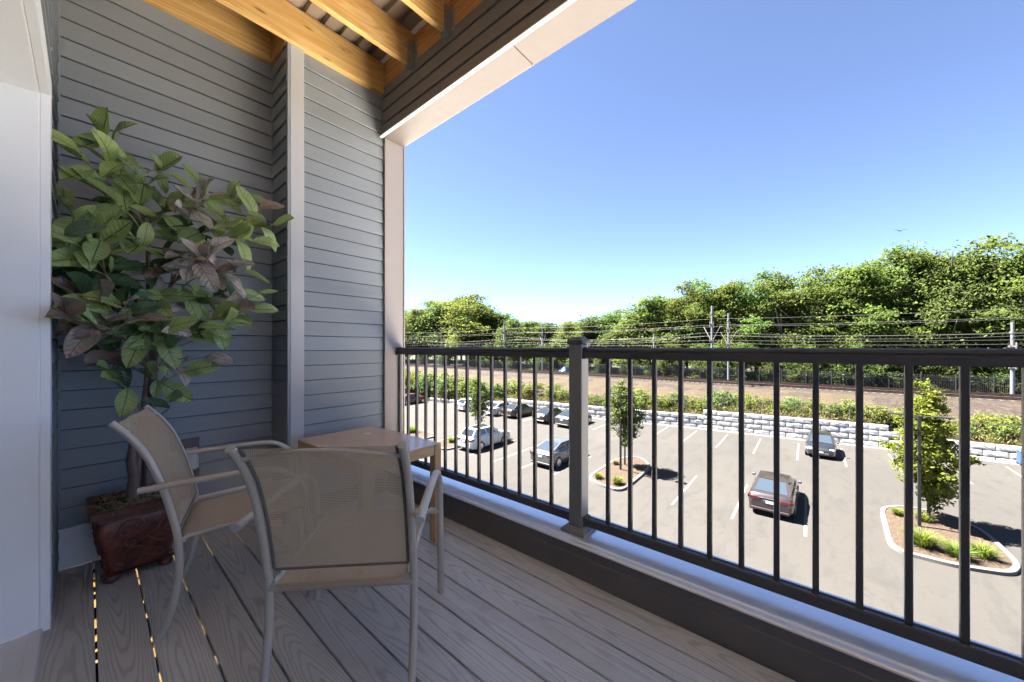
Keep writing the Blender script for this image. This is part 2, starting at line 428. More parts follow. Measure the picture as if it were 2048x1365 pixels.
end_wall = thing('end_wall', 'slate grey clapboard end wall of the balcony with a deep planted niche', 'wall')
MB().box(-.35, 1.0, BACK, BACK + .2, -.3, 3.6).box(NX, 1.70, FRONT + .02, BACK + .2, -.3, 3.6).build('wall_core', M_lap_shade, end_wall)
me_back = clap_mesh(NX - .012 + .10 - .010); me_front = clap_mesh(1.541 - .954 - .004); me_side = clap_mesh(BACK - FRONT - .03)
for i in range(29):
    z = .215 + i * .1017
    link('clapboard', me_back, end_wall, (-.090, BACK, z))
for i in range(31):
    z = .105 + i * .1017 - .093 + .1
    if z < 3.12: link('clapboard', me_front, end_wall, (.956, FRONT + .02, z))
    if z < 3.12: link('clapboard', me_side, end_wall, (NX, BACK - .012, z), (0, 0, -H))
MB().box(NX + .001, .954, FRONT - .004, FRONT + .019, .0, 3.16, c=.002).build('corner_board', M_trim, end_wall)
MB().box(NX - .016, NX - .001, FRONT - .004, FRONT + .022, .0, 3.16, c=.002).build('corner_board', M_siding, end_wall)
MB().box(NX - .016, NX - .001, BACK - .016, BACK - .001, .2, 3.2).build('inside_corner_trim', M_siding, end_wall)
MB().box(-.099, -.0905, BACK - .022, BACK - .001, .2, 3.2).build('inside_corner_trim', M_siding, end_wall)
MB().box(-.098, NX - .001, BACK - .018, BACK - .001, .0, .198, c=.002).build('skirt_board', M_skirt, end_wall)
MB().box(-.098, NX - .001, BACK - .024, BACK - .001, .1985, .214, c=.002).build('skirt_cap', M_skirt, end_wall)
MB().box(1.543, 1.715, FRONT - .010, FRONT + .019, -.3, 2.835, c=.002).build('end_trim', M_cream, end_wall)
MB().box(1.7155, 1.728, FRONT - .016, BACK + .2, -.3, 2.835, c=.002).build('end_trim', M_cream, end_wall)
MB().box(1.5415, 1.5465, FRONT - .013, FRONT - .0105, .1, 2.83).build('caulk_line', M_black, end_wall)

house = thing('house_wall', 'house wall of slate clapboards with a white cased balcony door opening', 'wall')
MB().box(-.30, -.112, 2.485, BACK - .001, -.3, 3.6).box(-.30, -.112, -3.2, .30, -.3, 3.6).box(-.30, -.112, .30, 2.485, 2.29, 3.6).build('wall_core', M_lap_shade, house)
me_l = clap_mesh(BACK - 2.482 - .025); me_b = clap_mesh(3.4); me_h = clap_mesh(2.15)
for i in range(31):
    z = .07 + i * .1017
    link('clapboard', me_l, house, (-.112, 2.484, z), (0, 0, H))
    link('clapboard', me_b, house, (-.112, -3.15, z), (0, 0, H))
    if z > 2.27: link('clapboard', me_h, house, (-.112, .30, z), (0, 0, H))
df = MB().box(-.1245, -.098, 2.392, 2.482, 0, 2.268, c=.002).build('door_casing', M_white, house)
MB().box(-.1245, -.098, .302, .392, 0, 2.268, c=.002).build('door_casing', M_white, house)
MB().box(-.1245, -.098, .393, 2.3915, 2.175, 2.268, c=.002).build('door_head_casing', M_white, house)
MB().box(-.50, -.125, 2.388, 2.484, 0.012, 2.172, c=.003).build('door_jamb', M_white, house)
MB().box(-.50, -.125, .30, .396, 0.012, 2.172, c=.003).build('door_jamb', M_white, house)
MB().box(-.50, -.125, .30, 2.484, 2.1725, 2.262, c=.003).build('door_head', M_white, house)
sill = MB().box(-.50, -.116, .397, 2.387, -.05, .014, c=.003)
for k in range(9): sill.box(-.47 + k * .033, -.462 + k * .033, .398, 2.386, .014, .0165)
sill.box(-.150, -.118, .398, 2.386, .0142, .021, c=.002)
sill.build('threshold', M_skirt, house)
dl = MB().box(-.50, -.47, .40, 2.385, .0, 2.17, c=.004).build('door_leaf', M_white, house)
MB().box(-.469, -.462, .55, 2.24, .25, 2.0).build('door_glass', M_glass, dl)

deck = link('balcony_deck', None, None); deck['kind'] = 'structure'
xs = [-.1215, .0222] + [.0222 + .1437 * i for i in range(1, 11)] + [1.590]
xs = sorted(set(round(x, 4) for x in xs))
def board_mesh(L, wd):
    b = MB(); g = .0032; t = .025; r = .003
    prof = [(0, -t), (0, -r), (r, 0), (wd - r, 0), (wd, -r), (wd, -t)]
    b.prism(prof, 0, L, 'x'); return b.mesh('deck_board', M_deck)
for a, c_ in zip(xs[:-1], xs[1:]):
    wd = c_ - a - .0062
    y1 = BACK - .020 if c_ < NX + .01 else FRONT - .014
    # the boards run along Y: local X -> world Y, local Y -> world -X
    link('deck_board', board_mesh(y1 + 2.6, wd), deck, (a + .0031 + wd, -2.6, 0), (0, 0, H))
gap_blocks = MB()  # added black blocks that break up the light showing through the gaps
for gx in (.0222, .1661, .3096):
    y = .6
    while y < 2.95:
        y += rnd.uniform(.02, .14); L = rnd.choice((.02, .05, .10, .16)); gap_blocks.box(gx - .012, gx + .012, y, y + L, -.030, -.0262); y += L
gap_blocks.build('gap_blocker', M_black, deck)['kind'] = 'stuff'
jm = MB().box(0, 1.66, -.019, .019, -.235, -.009).mesh('deck_joist', M_pine)
dpan = MB().box(0, .315, -2.6, 2.62, -.034, -.0285).mesh('light_block_pan', M_pan)  # pans like the ceiling's, added to block light from below in these gaps
for k in range(4): link('light_block_pan', dpan, deck, (.345 + .3155 * k, 0, 0))
for k in range(14): link('deck_joist', jm, deck, (-.10, -2.45 + .4064 * k, -.0265))

# ---- kerb and railing share a slight skew to the deck boards
SK = .012
kerb = thing('parapet_kerb', 'low dark brown kerb with a pale metal cap along the balcony edge', 'kerb', (1.588, .6, 0), SK)
Y0, Y1 = -3.2, FRONT - .6 - .012
MB().prism([(0, -.30), (0, .108), (.004, .112), (.004, .166), (.30, .166), (.30, -.30)], Y0, Y1, 'y').build('kerb_face', M_face, kerb)
capm = MB().prism([(-.006, .160), (-.006, .1665), (.000, .172), (.018, .1745), (.023, .180), (.03, .1815), (.315, .1755), (.318, .12), (.312, .12), (.308, .1665)], Y0, Y1, 'y').build('kerb_cap', M_cap, kerb, 30)
rail = thing('railing', 'dark bronze aluminium railing with square balusters along the balcony edge', 'railing', (1.702, .6, 0), SK)
def prof_rail(w, h):
    return [(-w / 2, 0), (-w / 2, h * .52), (-w * .40, h * .62), (-w * .47, h * .74), (-w * .42, h * .9), (-w * .25, h), (w * .25, h), (w * .42, h * .9), (w * .47, h * .74), (w * .40, h * .62), (w / 2, h * .52), (w / 2, 0)]
PY = .983 - .6                                  # the post, in the railing's own coordinates
zt, zb = 1.093, .222
def span(y0, y1):
    P = [(p[0], p[1] + zt) for p in prof_rail(.058, .054)]
    MB().prism(P, y0, y1, 'y').build('top_rail', M_rail, rail)
    MB().prism([(-.021, zb), (-.021, zb + .036), (-.017, zb + .042), (-.009, zb + .042), (-.009, zb + .039), (.009, zb + .039), (.009, zb + .042), (.017, zb + .042), (.021, zb + .036), (.021, zb)], y0, y1, 'y').build('bottom_rail', M_rail, rail)
span(Y0, PY - .0385); span(PY + .0385, Y1 - .004)
bal = MB().box(-.0095, .0095, -.0095, .0095, zb + .0385, zt + .003, c=.0015).mesh('baluster', M_rail)
for i in range(14): link('baluster', bal, rail, (0, 2.648 - i * .1148 - .6, 0))
for i in range(26): link('baluster', bal, rail, (0, .816 - i * .1143 - .6, 0))
post = MB().box(-.038, .038, -.038, .038, .18, 1.165, c=.003).build('post', M_post, rail, loc=(0, PY, 0))
MB().box(-.046, .046, -.046, .046, 1.1655, 1.188, c=.004).build('post_cap', M_rail, post)
cp = MB(); cp.grid([[(-.043, -.043, 1.1885), (-.043, .043, 1.1885)], [(-.022, -.022, 1.206), (-.022, .022, 1.206)]])
cp = MB(); b4 = lambda w, z: [(-w, -w, z), (w, -w, z), (w, w, z), (-w, w, z)]
cp.add(b4(.043, 1.1885) + b4(.022, 1.206), [(0, 1, 5, 4), (1, 2, 6, 5), (2, 3, 7, 6), (3, 0, 4, 7), (4, 5, 6, 7), (0, 3, 2, 1)])
cp.build('cap_pyramid', M_rail, post)
MB().box(-.072, .066, -.073, .073, .1775, .197, c=.007).build('post_base', M_post, post)
pb = MB(); pb.add(b4(.060, .1972) + b4(.043, .210), [(0, 1, 5, 4), (1, 2, 6, 5), (2, 3, 7, 6), (3, 0, 4, 7), (4, 5, 6, 7)]); pb.build('base_collar', M_post, post)
for y in (PY - .058, PY + .0385):
    MB().prism([(p[0] * 1.12, (p[1] - .027) * 1.12 + .027 + zt) for p in prof_rail(.058, .054)], y, y + .0195, 'y').build('rail_bracket', M_rail, rail)
    MB().box(-.0245, .0245, y, y + .0195, zb - .003, zb + .0455, c=.002).build('rail_bracket', M_rail, rail)
MB().prism([(p[0] * 1.15, (p[1] - .027) * 1.15 + .027 + zt) for p in prof_rail(.062, .054)], Y1 - .03, Y1 + .008, 'y').build('wall_bracket', M_rail, rail)

# ---- ceiling: joists across the balcony, ribbed pans above
ceil = thing('balcony_ceiling', 'open balcony ceiling of golden pine joists under ribbed metal pans', 'ceiling')
ZJ = 3.165
jmesh = MB().box(0, 1.492 + .14, -.019, .019, 0, .235, c=.002).mesh('joist', M_pine)
jmeshS = MB().box(0, NX + .08, -.019, .019, 0, .235, c=.002).mesh('joist', M_pine)
for k in range(14):
    y = 2.652 - .4064 * k
    j = link('joist', jmesh, ceil, (-.108, y, ZJ - (.006 if k == 0 else 0)))
    if k:
        hg = MB().box(1.466, 1.524, y - .0215, y - .0195, ZJ - .004, ZJ + .17).box(1.466, 1.524, y + .0195, y + .0215, ZJ - .004, ZJ + .17)
        hg.box(1.466, 1.524, y - .0215, y + .0215, ZJ - .006, ZJ - .0042).box(1.5235, 1.526, y - .055, y - .0225, ZJ - .004, ZJ + .17).box(1.5235, 1.526, y + .0225, y + .055, ZJ - .004, ZJ + .17)
        hg.build('joist_hanger', M_galv, ceil)
MB().box(.88, 1.62, FRONT - .03, FRONT + .015, 3.1595, ZJ - .0065, c=.002).build('wall_plate', M_pine, ceil)
link('joist', jmeshS, ceil, (-.10, BACK - .030, ZJ - .012))
MB().box(0, .30, -.019, .019, 0, .235, c=.002).build('blocking', M_pine2, ceil, loc=(NX - .012, FRONT + .012, ZJ - .012), rot=(0, 0, H))
MB().box(0, 5.8, -.019, .019, 0, .236, c=.002).build('rim_joist', M_pine2, ceil, loc=(1.545, FRONT - .02 - 5.8, ZJ), rot=(0, 0, H))
def pan(x0, wd, L):
    b = MB(); rib = []
    n = 2; p = wd / n; z = 3.404
    pr = []
    for i in range(n):
        a = i * p
        pr += [(a, z), (a + p * .62, z), (a + p * .68, z + .03), (a + p * .93, z + .03), (a + p * .99, z)]
    top = [(q[0], q[1] + .004) for q in reversed(pr)]
    b.prism(pr + top, 0, L, 'y'); return b
pm = pan(0, .232, 6.2).mesh('ceiling_pan', M_pan)
for k in range(7): link('ceiling_pan', pm, ceil, (-.105 + .236 * k, BACK - 6.2, 0))
MB().box(1.497, 1.525, FRONT - 5.7, FRONT - .0, 3.396, 3.4035).build('edge_strip', M_white, ceil)
MB().box(-.3, 1.80, -3.2, BACK + .2, 3.46, 3.70).build('upper_floor', M_pan, ceil)

beam = thing('roof_beam', 'dark clad roof beam with a pale soffit along the open side of the balcony', 'beam')
MB().box(1.536, 1.72, -3.2, FRONT - .001, 2.842, 3.46).build('beam_core', M_lap_shade, beam)
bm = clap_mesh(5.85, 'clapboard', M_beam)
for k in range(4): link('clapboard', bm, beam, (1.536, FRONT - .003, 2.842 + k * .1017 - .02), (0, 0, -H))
MB().box(1.498, 1.522, -3.2, FRONT - .0125, 2.812, 2.8205, c=.001).build('drip_trim', M_white, beam)
MB().box(1.518, 1.53, -3.2, FRONT - .0125, 2.821, 2.84).build('shadow_slot', M_black, beam)
for a, b_ in ((-3.2, 1.30), (1.3018, FRONT - .0125)):
    MB().box(1.531, 1.7185 + (.006 if a < 0 else 0), a, b_, 2.8255 - (.003 if a > 0 else 0), 2.8415, c=.002).build('soffit_panel', M_soff, beam)
MB().box(1.7205, 1.735, -3.2, BACK, 2.836, 3.60, c=.002).build('fascia', M_cream, beam)

# ---- weatherproof outlet on the back wall
ol = thing('wall_outlet', 'clear covered outdoor socket low on the clapboard wall behind the chair', 'outlet', (.385, BACK - .0135, 0))
MB().box(-.062, .072, -.012, .0, .345, .585, c=.002).build('mounting_block', plain('brown_block', (.12, .105, .105), .6), ol)
MB().box(-.052, .060, -.020, -.0125, .400, .530, c=.003).build('backplate', plain('socket_grey', (.45, .46, .47), .5), ol)
cv = MB().box(-.056, .063, -.062, -.0205, .396, .534, c=.012).build('socket_cover', clear_cover(), ol)
MB().box(.02, .03, -.068, -.0625, .42, .51, c=.002).build('cover_latch', clear_cover(), cv)
MB().box(-.030, .016, -.026, -.0202, .42, .51, c=.002).build('receptacle', M_white, ol)

# ================================================================== FURNITURE
tb = thing('side_table', 'light oak parsons side table standing against the railing kerb', 'table', (1.112, 2.105, 0), .035)
TW, TL, TH = .50, .765, .578
MB().box(-TW / 2, TW / 2, -TL / 2, TL / 2, TH - .004, TH, c=.0015).build('table_top', M_tabletop, tb)
for s in (-1, 1):
    MB().box(-TW / 2 + .0505, TW / 2 - .0505, -.022, .022, TH - .062, TH - .0045, c=.001).build('apron', M_table, tb, loc=(0, s * (TL / 2 - .0225), 0))
    MB().box(-TL / 2 + .0455, TL / 2 - .0455, -.0245, .0245, TH - .062, TH - .0045, c=.001).build('apron', M_table, tb, loc=(s * (TW / 2 - .0250), 0, 0), rot=(0, 0, H))
    for q in (-1, 1):
        lm = MB().box(0, TH - .005, -.025, .025, -.0225, .0225, c=.0015)
        lg = lm.build('leg', M_table, tb, loc=(s * (TW / 2 - .025), q * (TL / 2 - .0225), 0), rot=(0, -H, 0))

UP = [(0, 0), (.03, .07), (.05, .16), (.062, .27), (.057, .385), (.042, .47), (.018, .576), (-.011, .67), (-.040, .743), (-.076, .803), (-.103, .838), (-.126, .864)]
HW = .235
def sling_sheet(rows, name, parent, nx=14, th=.0022):
    """rows: list of ((xl,y,z),(xr,y,z)); a thin two-sided sheet with uv in metres"""
    b = MB(); uvs = []
    acc = 0; prev = None; P = []; U = []
    for l, r in rows:
        l = Vector(l); r = Vector(r); mid = (l + r) / 2
        if prev is not None: acc += (mid - prev).length
        prev = mid
        P.append([tuple(l.lerp(r, i / nx)) for i in range(nx + 1)]); U.append([((r - l).length * (i / nx - .5) + 2, acc) for i in range(nx + 1)])
    b.grid(P); me = b.mesh(name, M_sling, 180, flip=False)
    lay = me.uv_layers.new(name='UVMap'); flat = [u for row in U for u in row]
    for lp in me.loops: lay.data[lp.index].uv = flat[lp.vertex_index]
    return link(name, me, parent)
def profile_at(z):
    for (y0, z0), (y1, z1) in zip(UP, UP[1:]):
        if z0 <= z <= z1: return y0 + (y1 - y0) * (z - z0) / (z1 - z0)
    return UP[-1][0]
def make_chair(label, loc, rz):
    t = thing('patio_chair', label, 'chair', loc, rz, 'taupe sling patio chairs')
    for s in (-1, 1):
        fr = smooth_path([(s * HW, y, z) for y, z in UP], 4)
        f = MB().tube(fr, .0130, 12).build('rear_upright', M_frame, t, 60)
        MB().tube([(s * HW, -.1255, .8635), (s * HW, -.1285, .8668)], .0132, 12).build('end_cap', M_clip, f, 60)
        arm = [(s * .272, -.045, .607), (s * .272, .05, .612), (s * .272, .20, .616), (s * .273, .335, .615)] + [(s * .274, .335 + .165 * math.sin(a), .45 + .165 * math.cos(a)) for a in (.35, .7, 1.05, 1.35)] + [(s * .275, .505, .40), (s * .276, .513, .25), (s * .277, .52, .10), (s * .277, .52, 0)]
        am = MB().tube(smooth_path(arm, 3), .0155, 12, flat=.8).build('arm_leg', M_frame, t, 60)
        MB().tube([(s * .272, -.045, .607), (s * .272, -.049, .6068)], .0157, 12, flat=.82).build('end_cap', M_clip, am, 60)
        MB().tube([(s * (HW - .002), profile_at(.588), .588), (s * .270, profile_at(.588) + .004, .594)], .0075, 8).build('arm_bracket', M_frame, t, 60)
        # seat side bars, hidden in the sling hem
        MB().tube([(s * HW, .058, .352), (s * .224, .066, .366), (s * .214, .085, .378), (s * .214, .25, .388), (s * .214, .47, .402), (s * .235, .50, .398), (s * .274, .512, .385)], .0095, 8).build('seat_bar', M_frame, t, 60)
        MB().tube([(s * .222, .062, .360), (s * .214, .068, .370)], .0165, 10).build('corner_clip', M_clip, t, 60)
        MB().tube([(s * (HW - .010), -.092, .829), (s * (HW - .026), -.090, .829)], .0105, 10).build('brace_socket', M_clip, t, 60)
    MB().tube([(-HW, .058, .355), (HW, .058, .355)], .0125, 10).build('rear_crossbar', M_frame, t, 60)
    MB().tube([(-.274, .505, .388), (.274, .505, .388)], .0125, 10).build('front_crossbar', M_frame, t, 60)
    br = smooth_path([(-.222, -.092, .829), (-.19, -.095, .830), (-.13, -.108, .842), (-.05, -.122, .853), (.05, -.122, .853), (.13, -.108, .842), (.19, -.095, .830), (.222, -.092, .829)], 4)
    MB().tube(br, .0068, 10).build('top_brace', M_frame, t, 60)
    rows = []
    for i in range(17):
        z = .417 + (.862 - .417) * i / 16; y = profile_at(z) + .008; wd = HW - .016
        bow = -.012 * math.sin(math.pi * min(1, i / 16 * 1.05))
        rows.append(((-wd, y, z), (wd, y, z)))
    bs = sling_sheet(rows, 'back_sling', t)
    hem = M_sling_hem
    for s in (-1, 1):
        MB().tube([(s * (HW - .0185), y_ + .006, z_) for y_, z_ in [(profile_at(z), z) for z in [.42 + .04 * k for k in range(12)]]], .0052, 8).build('sling_hem', hem, bs, 60)
    MB().tube([(-HW + .018, profile_at(.417) + .008, .415), (HW - .018, profile_at(.417) + .008, .415)], .0045, 8).build('sling_hem', hem, bs, 60)
    rows = [((-.205, .058, .342), (.205, .058, .342)), ((-.208, .044, .352), (.208, .044, .352)), ((-.210, .048, .367), (.210, .048, .367))]
    for i in range(11):
        f = i / 10; y = .062 + f * .43; z = .371 + .034 * f - .012 * math.sin(math.pi * f)
        rows.append(((-.214, y, z), (.214, y, z)))
    rows += [((-.214, .517, .400), (.214, .517, .400)), ((-.212, .519, .385), (.212, .519, .385)), ((-.208, .505, .373), (.208, .505, .373))]
    sling_sheet(rows, 'seat_sling', t)
    return t
M_sling_hem = plain('sling_hem', (.16, .135, .105), .75, var=.2, vs=60)
f1 = (.70, .714); D = .52
ch1 = make_chair('taupe mesh patio chair in front, seen from behind with its back to us', (.88 - D * .70, 1.555 - D * .714, 0), math.atan2(.714, .70) - H)
ch2 = make_chair('taupe mesh patio chair turned sideways in front of the potted tree', (.2425, 2.209, 0), math.atan2(-.262, .965) - H)

# ---- the planter and the potted magnolia
pl = thing('planter', 'carved red brown square planter on ball feet in the niche corner', 'planter', (.172, 2.745, 0), .02)
M_pot = N('carved_mahogany'); _v = M_pot.obj()
_c = M_pot.ramp(M_pot.noise(_v, 14, 6, .7), [(.3, (.04, .010, .008)), (.5, (.13, .028, .018)), (.72, (.22, .065, .028))])
M_pot.col(_c); M_pot.set(.32, spec=.5, coat=.2); M_pot.nrm(M_pot.bump(M_pot.noise(_v, 22, 5), .5, .01)); M_pot = M_pot.m
M_potrim = plain('pot_relief', (.16, .055, .034), .4, var=.5, vs=20, bump=.3, bs=60)
def sq_ring(hw, z, n=6, r=.03):
    out = []
    for cx, cy, a0 in ((1, 1, 0), (-1, 1, 90), (-1, -1, 180), (1, -1, 270)):
        for i in range(n + 1):
            a = math.radians(a0 + 90 * i / n); out.append((cx * (hw - r) + r * math.cos(a), cy * (hw - r) + r * math.sin(a), z))
    return out
pot_prof = [(.098, .035), (.110, .05), (.121, .09), (.135, .15), (.147, .21), (.153, .26), (.150, .30), (.146, .322), (.152, .335)]
b = MB(); b.grid([[q for q in sq_ring(hw, z)] + [sq_ring(hw, z)[0]] for hw, z in pot_prof]); b.add(sq_ring(.11, .035), [tuple(range(28))]); b.build('pot_body', M_pot, pl, 50)
b = MB()
ro, ri = sq_ring(.172, .337, 3, .012), sq_ring(.172, .366, 3, .012); io = sq_ring(.148, .366, 3, .01); ib = sq_ring(.148, .31, 3, .01)
b.grid([r + [r[0]] for r in (sq_ring(.150, .336, 3, .012), ro, ri, io, ib)]); b.build('pot_rim', M_potrim, pl, 30)
for sx in (-1, 1):
    for sy in (-1, 1):
        MB().lathe([(.012, 0), (.024, .006), (.029, .018), (.024, .032), (.034, .042)], 12).build('ball_foot', M_potrim, pl, 50, loc=(sx * .098, sy * .098, 0))
def pot_hw(z):
    for (h0, z0), (h1, z1) in zip(pot_prof, pot_prof[1:]):
        if z0 <= z <= z1: return h0 + (h1 - h0) * (z - z0) / (z1 - z0)
    return pot_prof[-1][0]
def spiral(cx, cz, r0, turns, a0, sgn=1, n=18):
    return [(cx + r0 * (1 - .8 * i / n) * math.cos(a0 + sgn * turns * 2 * math.pi * i / n), cz + r0 * (1 - .8 * i / n) * math.sin(a0 + sgn * turns * 2 * math.pi * i / n)) for i in range(n + 1)]
def scroll(face):
    b = MB(); curves = []
    curves.append([(-.10, .06), (-.085, .10), (-.05, .145), (-.015, .155), (.01, .135), (.0, .105), (-.02, .10)])
    curves.append([(-.05, .145), (.0, .19), (.05, .22), (.075, .26), (.08, .30)])
    curves.append([(.02, .20), (.05, .165), (.085, .150), (.11, .165), (.105, .19), (.09, .185)])
    curves.append(spiral(-.055, .245, .032, 1.3, 0)); curves.append(spiral(-.01, .27, .026, 1.2, 2.4, -1)); curves.append(spiral(-.035, .185, .03, 1.2, 1.0))
    curves.append(spiral(.06, .095, .03, 1.3, 2.6)); curves.append(spiral(.095, .215, .02, 1.2, .4, -1)); curves.append(spiral(-.08, .075, .022, 1.1, 3))
    curves.append([(-.02, .07), (.01, .10), (.04, .085), (.08, .07), (.10, .09)]); curves.append([(-.095, .22), (-.06, .285), (-.02, .30)])
    for cv_ in curves:
        pts = []
        for u, z in cv_:
            h = pot_hw(z) - .001
            u = max(-h + .02, min(h - .02, u))
            pts.append({'f': (u, -h, z), 'l': (-h, -u, z), 'r': (h, u, z)}[face])
        pts = smooth_path(pts, 3) if len(pts) < 12 else [Vector(p) for p in pts]
        n = len(pts); b.tube(pts, [.0022 + .0045 * math.sin(math.pi * (i + 1) / (n + 1)) for i in range(n)], 6)
    b.build('scrollwork', M_potrim, pl, 80)
for f in 'flr': scroll(f)
MB().box(-.146, .146, -.146, .146, .318, .335).build('soil', plain('soil', (.05, .035, .02), .95, var=.4), pl)
b = MB()
for i in range(420):
    x = rnd.uniform(-.145, .145); y = rnd.uniform(-.145, .145); a = rnd.uniform(0, 6.28); L = rnd.uniform(.02, .06); z = .345 + rnd.uniform(0, .03)
    p0 = Vector((x, y, z)); d = Vector((math.cos(a), math.sin(a), rnd.uniform(-.15, .3))) * L
    p1 = p0 + d * .5 + Vector((rnd.uniform(-.01, .01), rnd.uniform(-.01, .01), rnd.uniform(0, .014))); p2 = p0 + d
    p2.z = max(p2.z, .338)
    b.tube([p0, p1, p2], .0011, 3)
b.build('straw', plain('dry_straw', (.48, .39, .21), .8, var=.35, vs=30, bump=0), pl, 180)['kind'] = 'stuff'

mt = thing('potted_tree', 'artificial magnolia tree with green and dusky pink leaves in the planter', 'tree', (.185, 2.755, .335))
O = Vector(mt.location)
M_stem = plain('magnolia_stem', (.20, .15, .13), .8, var=.3, vs=14, bump=.5, bs=50)
M_twig = plain('green_twig', (.25, .23, .10), .65, var=.25, vs=20)
def ray_at(px, py, Y):
    a = (px - 1024) / 725; t = Y / (math.sin(math.radians(90) - YAW) * 0 + math.sin(YAW) - a * math.cos(YAW))
    return Vector((t * (math.cos(YAW) + a * math.sin(YAW)), Y, CAMZ + t * (695 - py) / 725))
stems = [[(.175, 2.775, .33), (.19, 2.77, .6), (.215, 2.765, .87), (.225, 2.76, 1.15), (.215, 2.75, 1.45), (.205, 2.745, 1.75), (.16, 2.74, 1.98)],
         [(.205, 2.745, .33), (.215, 2.745, .65), (.235, 2.74, .95), (.25, 2.735, 1.25), (.30, 2.72, 1.5), (.38, 2.71, 1.68)],
         [(.165, 2.735, .33), (.18, 2.74, .7), (.205, 2.745, 1.0), (.19, 2.75, 1.25), (.10, 2.76, 1.42), (.04, 2.76, 1.55)]]
trunkpts = []
for st, r in zip(stems, (.017, .014, .013)):
    p = smooth_path(st, 6); n = len(p)
    MB().tube([q - O for q in p], [r * (1 - .55 * i / n) for i in range(n)], 9).build('stem', M_stem, mt, 180)
    trunkpts += p
b = MB(); b.tube([Vector((.150, 2.70, .34)) - O, Vector((.158, 2.72, .48)) - O, Vector((.148, 2.735, .56)) - O, Vector((.152, 2.73, .66)) - O], [.028, .022, .020, .012], 8); b.build('stump', M_stem, mt, 60)
def leaf_mesh(mat, wd, droop, fold, seed):
    r = random.Random(seed); P = []; n = 9
    for i in range(n + 1):
        u = i / n; wv = wd * (math.sin(math.pi * min(1, u ** 1.12)) ** .62 if 0 < u < 1 else 0) + .004
        zc = -droop * u * u + .04 * math.sin(u * 5 + seed)
        row = []
        for k in (-2, -1, 0, 1, 2):
            v = k / 2 * wv / 2
            row.append((u, v, zc + fold * abs(v) + .018 * math.sin(u * 11 + seed + k) * abs(k) / 2))
        P.append(row)
    return MB().grid(P).mesh('leaf', mat, 180, flip=False)
M_lg = leaf_mat('leaf_green', (.21, .29, .10), (.32, .41, .16), (.06, .08, .035))
M_ll = leaf_mat('leaf_light', (.26, .35, .10), (.35, .43, .16), (.11, .11, .05))
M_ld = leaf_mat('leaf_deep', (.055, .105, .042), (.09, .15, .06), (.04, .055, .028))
M_lp = leaf_mat('leaf_pink', (.40, .31, .30), (.56, .46, .44), (.16, .15, .10), (.22, .25, .13))
M_lr = leaf_mat('leaf_russet', (.24, .13, .11), (.36, .23, .19), (.13, .06, .05), (.16, .18, .10))
leafs = {}
for key, mtl in (('g', M_lg), ('l', M_ll), ('d', M_ld), ('p', M_lp), ('r', M_lr)):
    leafs[key] = [leaf_mesh(mtl, .48 + .04 * i, (.15, .38, .55, -.18)[i], (.45, .35, .25, .6)[i], i * 3 + 1) for i in range(4)]
clusters = [(212, 275, 2.62, 'lgg'), (225, 335, 2.60, 'lgg'), (160, 315, 2.55, 'lgl'), (285, 365, 2.60, 'gg'), (335, 350, 2.70, 'lg'), (395, 400, 2.55, 'pp'), (420, 390, 2.62, 'pr'), (490, 395, 2.60, 'lgl'), (520, 420, 2.55, 'rlg'),
            (545, 450, 2.52, 'lgl'), (505, 480, 2.50, 'lgl'), (440, 450, 2.60, 'gl'), (330, 425, 2.65, 'gld'), (130, 400, 2.50, 'gl'), (125, 470, 2.42, 'lg'), (200, 470, 2.50, 'gl'), (215, 400, 2.60, 'gg'), (250, 420, 2.70, 'dg'),
            (270, 480, 2.60, 'gl'), (185, 540, 2.55, 'dg'), (160, 590, 2.50, 'rd'), (240, 560, 2.70, 'dd'), (300, 545, 2.65, 'pd'), (340, 520, 2.60, 'rg'), (385, 520, 2.50, 'pp'), (405, 510, 2.48, 'pp'), (455, 530, 2.50, 'ppr'), (480, 545, 2.46, 'pr'),
            (515, 590, 2.50, 'rp'), (500, 620, 2.52, 'gl'), (455, 650, 2.52, 'gg'), (420, 600, 2.60, 'pg'), (375, 590, 2.60, 'lg'), (420, 640, 2.46, 'lpg'), (310, 600, 2.60, 'gg'), (210, 610, 2.48, 'rpg'), (250, 610, 2.50, 'pg'), (168, 640, 2.40, 'rp'),
            (142, 632, 2.36, 'rp'), (205, 655, 2.5, 'pg'), (280, 660, 2.55, 'lg'), (325, 665, 2.50, 'lg'), (340, 695, 2.50, 'pg'), (225, 690, 2.66, 'rd'), (165, 690, 2.78, 'dd'), (410, 715, 2.52, 'pp'),
            (365, 745, 2.57, 'gl'), (300, 755, 2.60, 'gg'), (225, 760, 2.52, 'll'), (340, 805, 2.58, 'd'), (190, 630, 2.62, 'dg'), (470, 590, 2.6, 'gd'), (350, 470, 2.72, 'dg'), (450, 480, 2.72, 'dd'), (390, 470, 2.75, 'dd'), (150, 500, 2.72, 'dd'), (110, 560, 2.6, 'dd')]
nleaf = 0
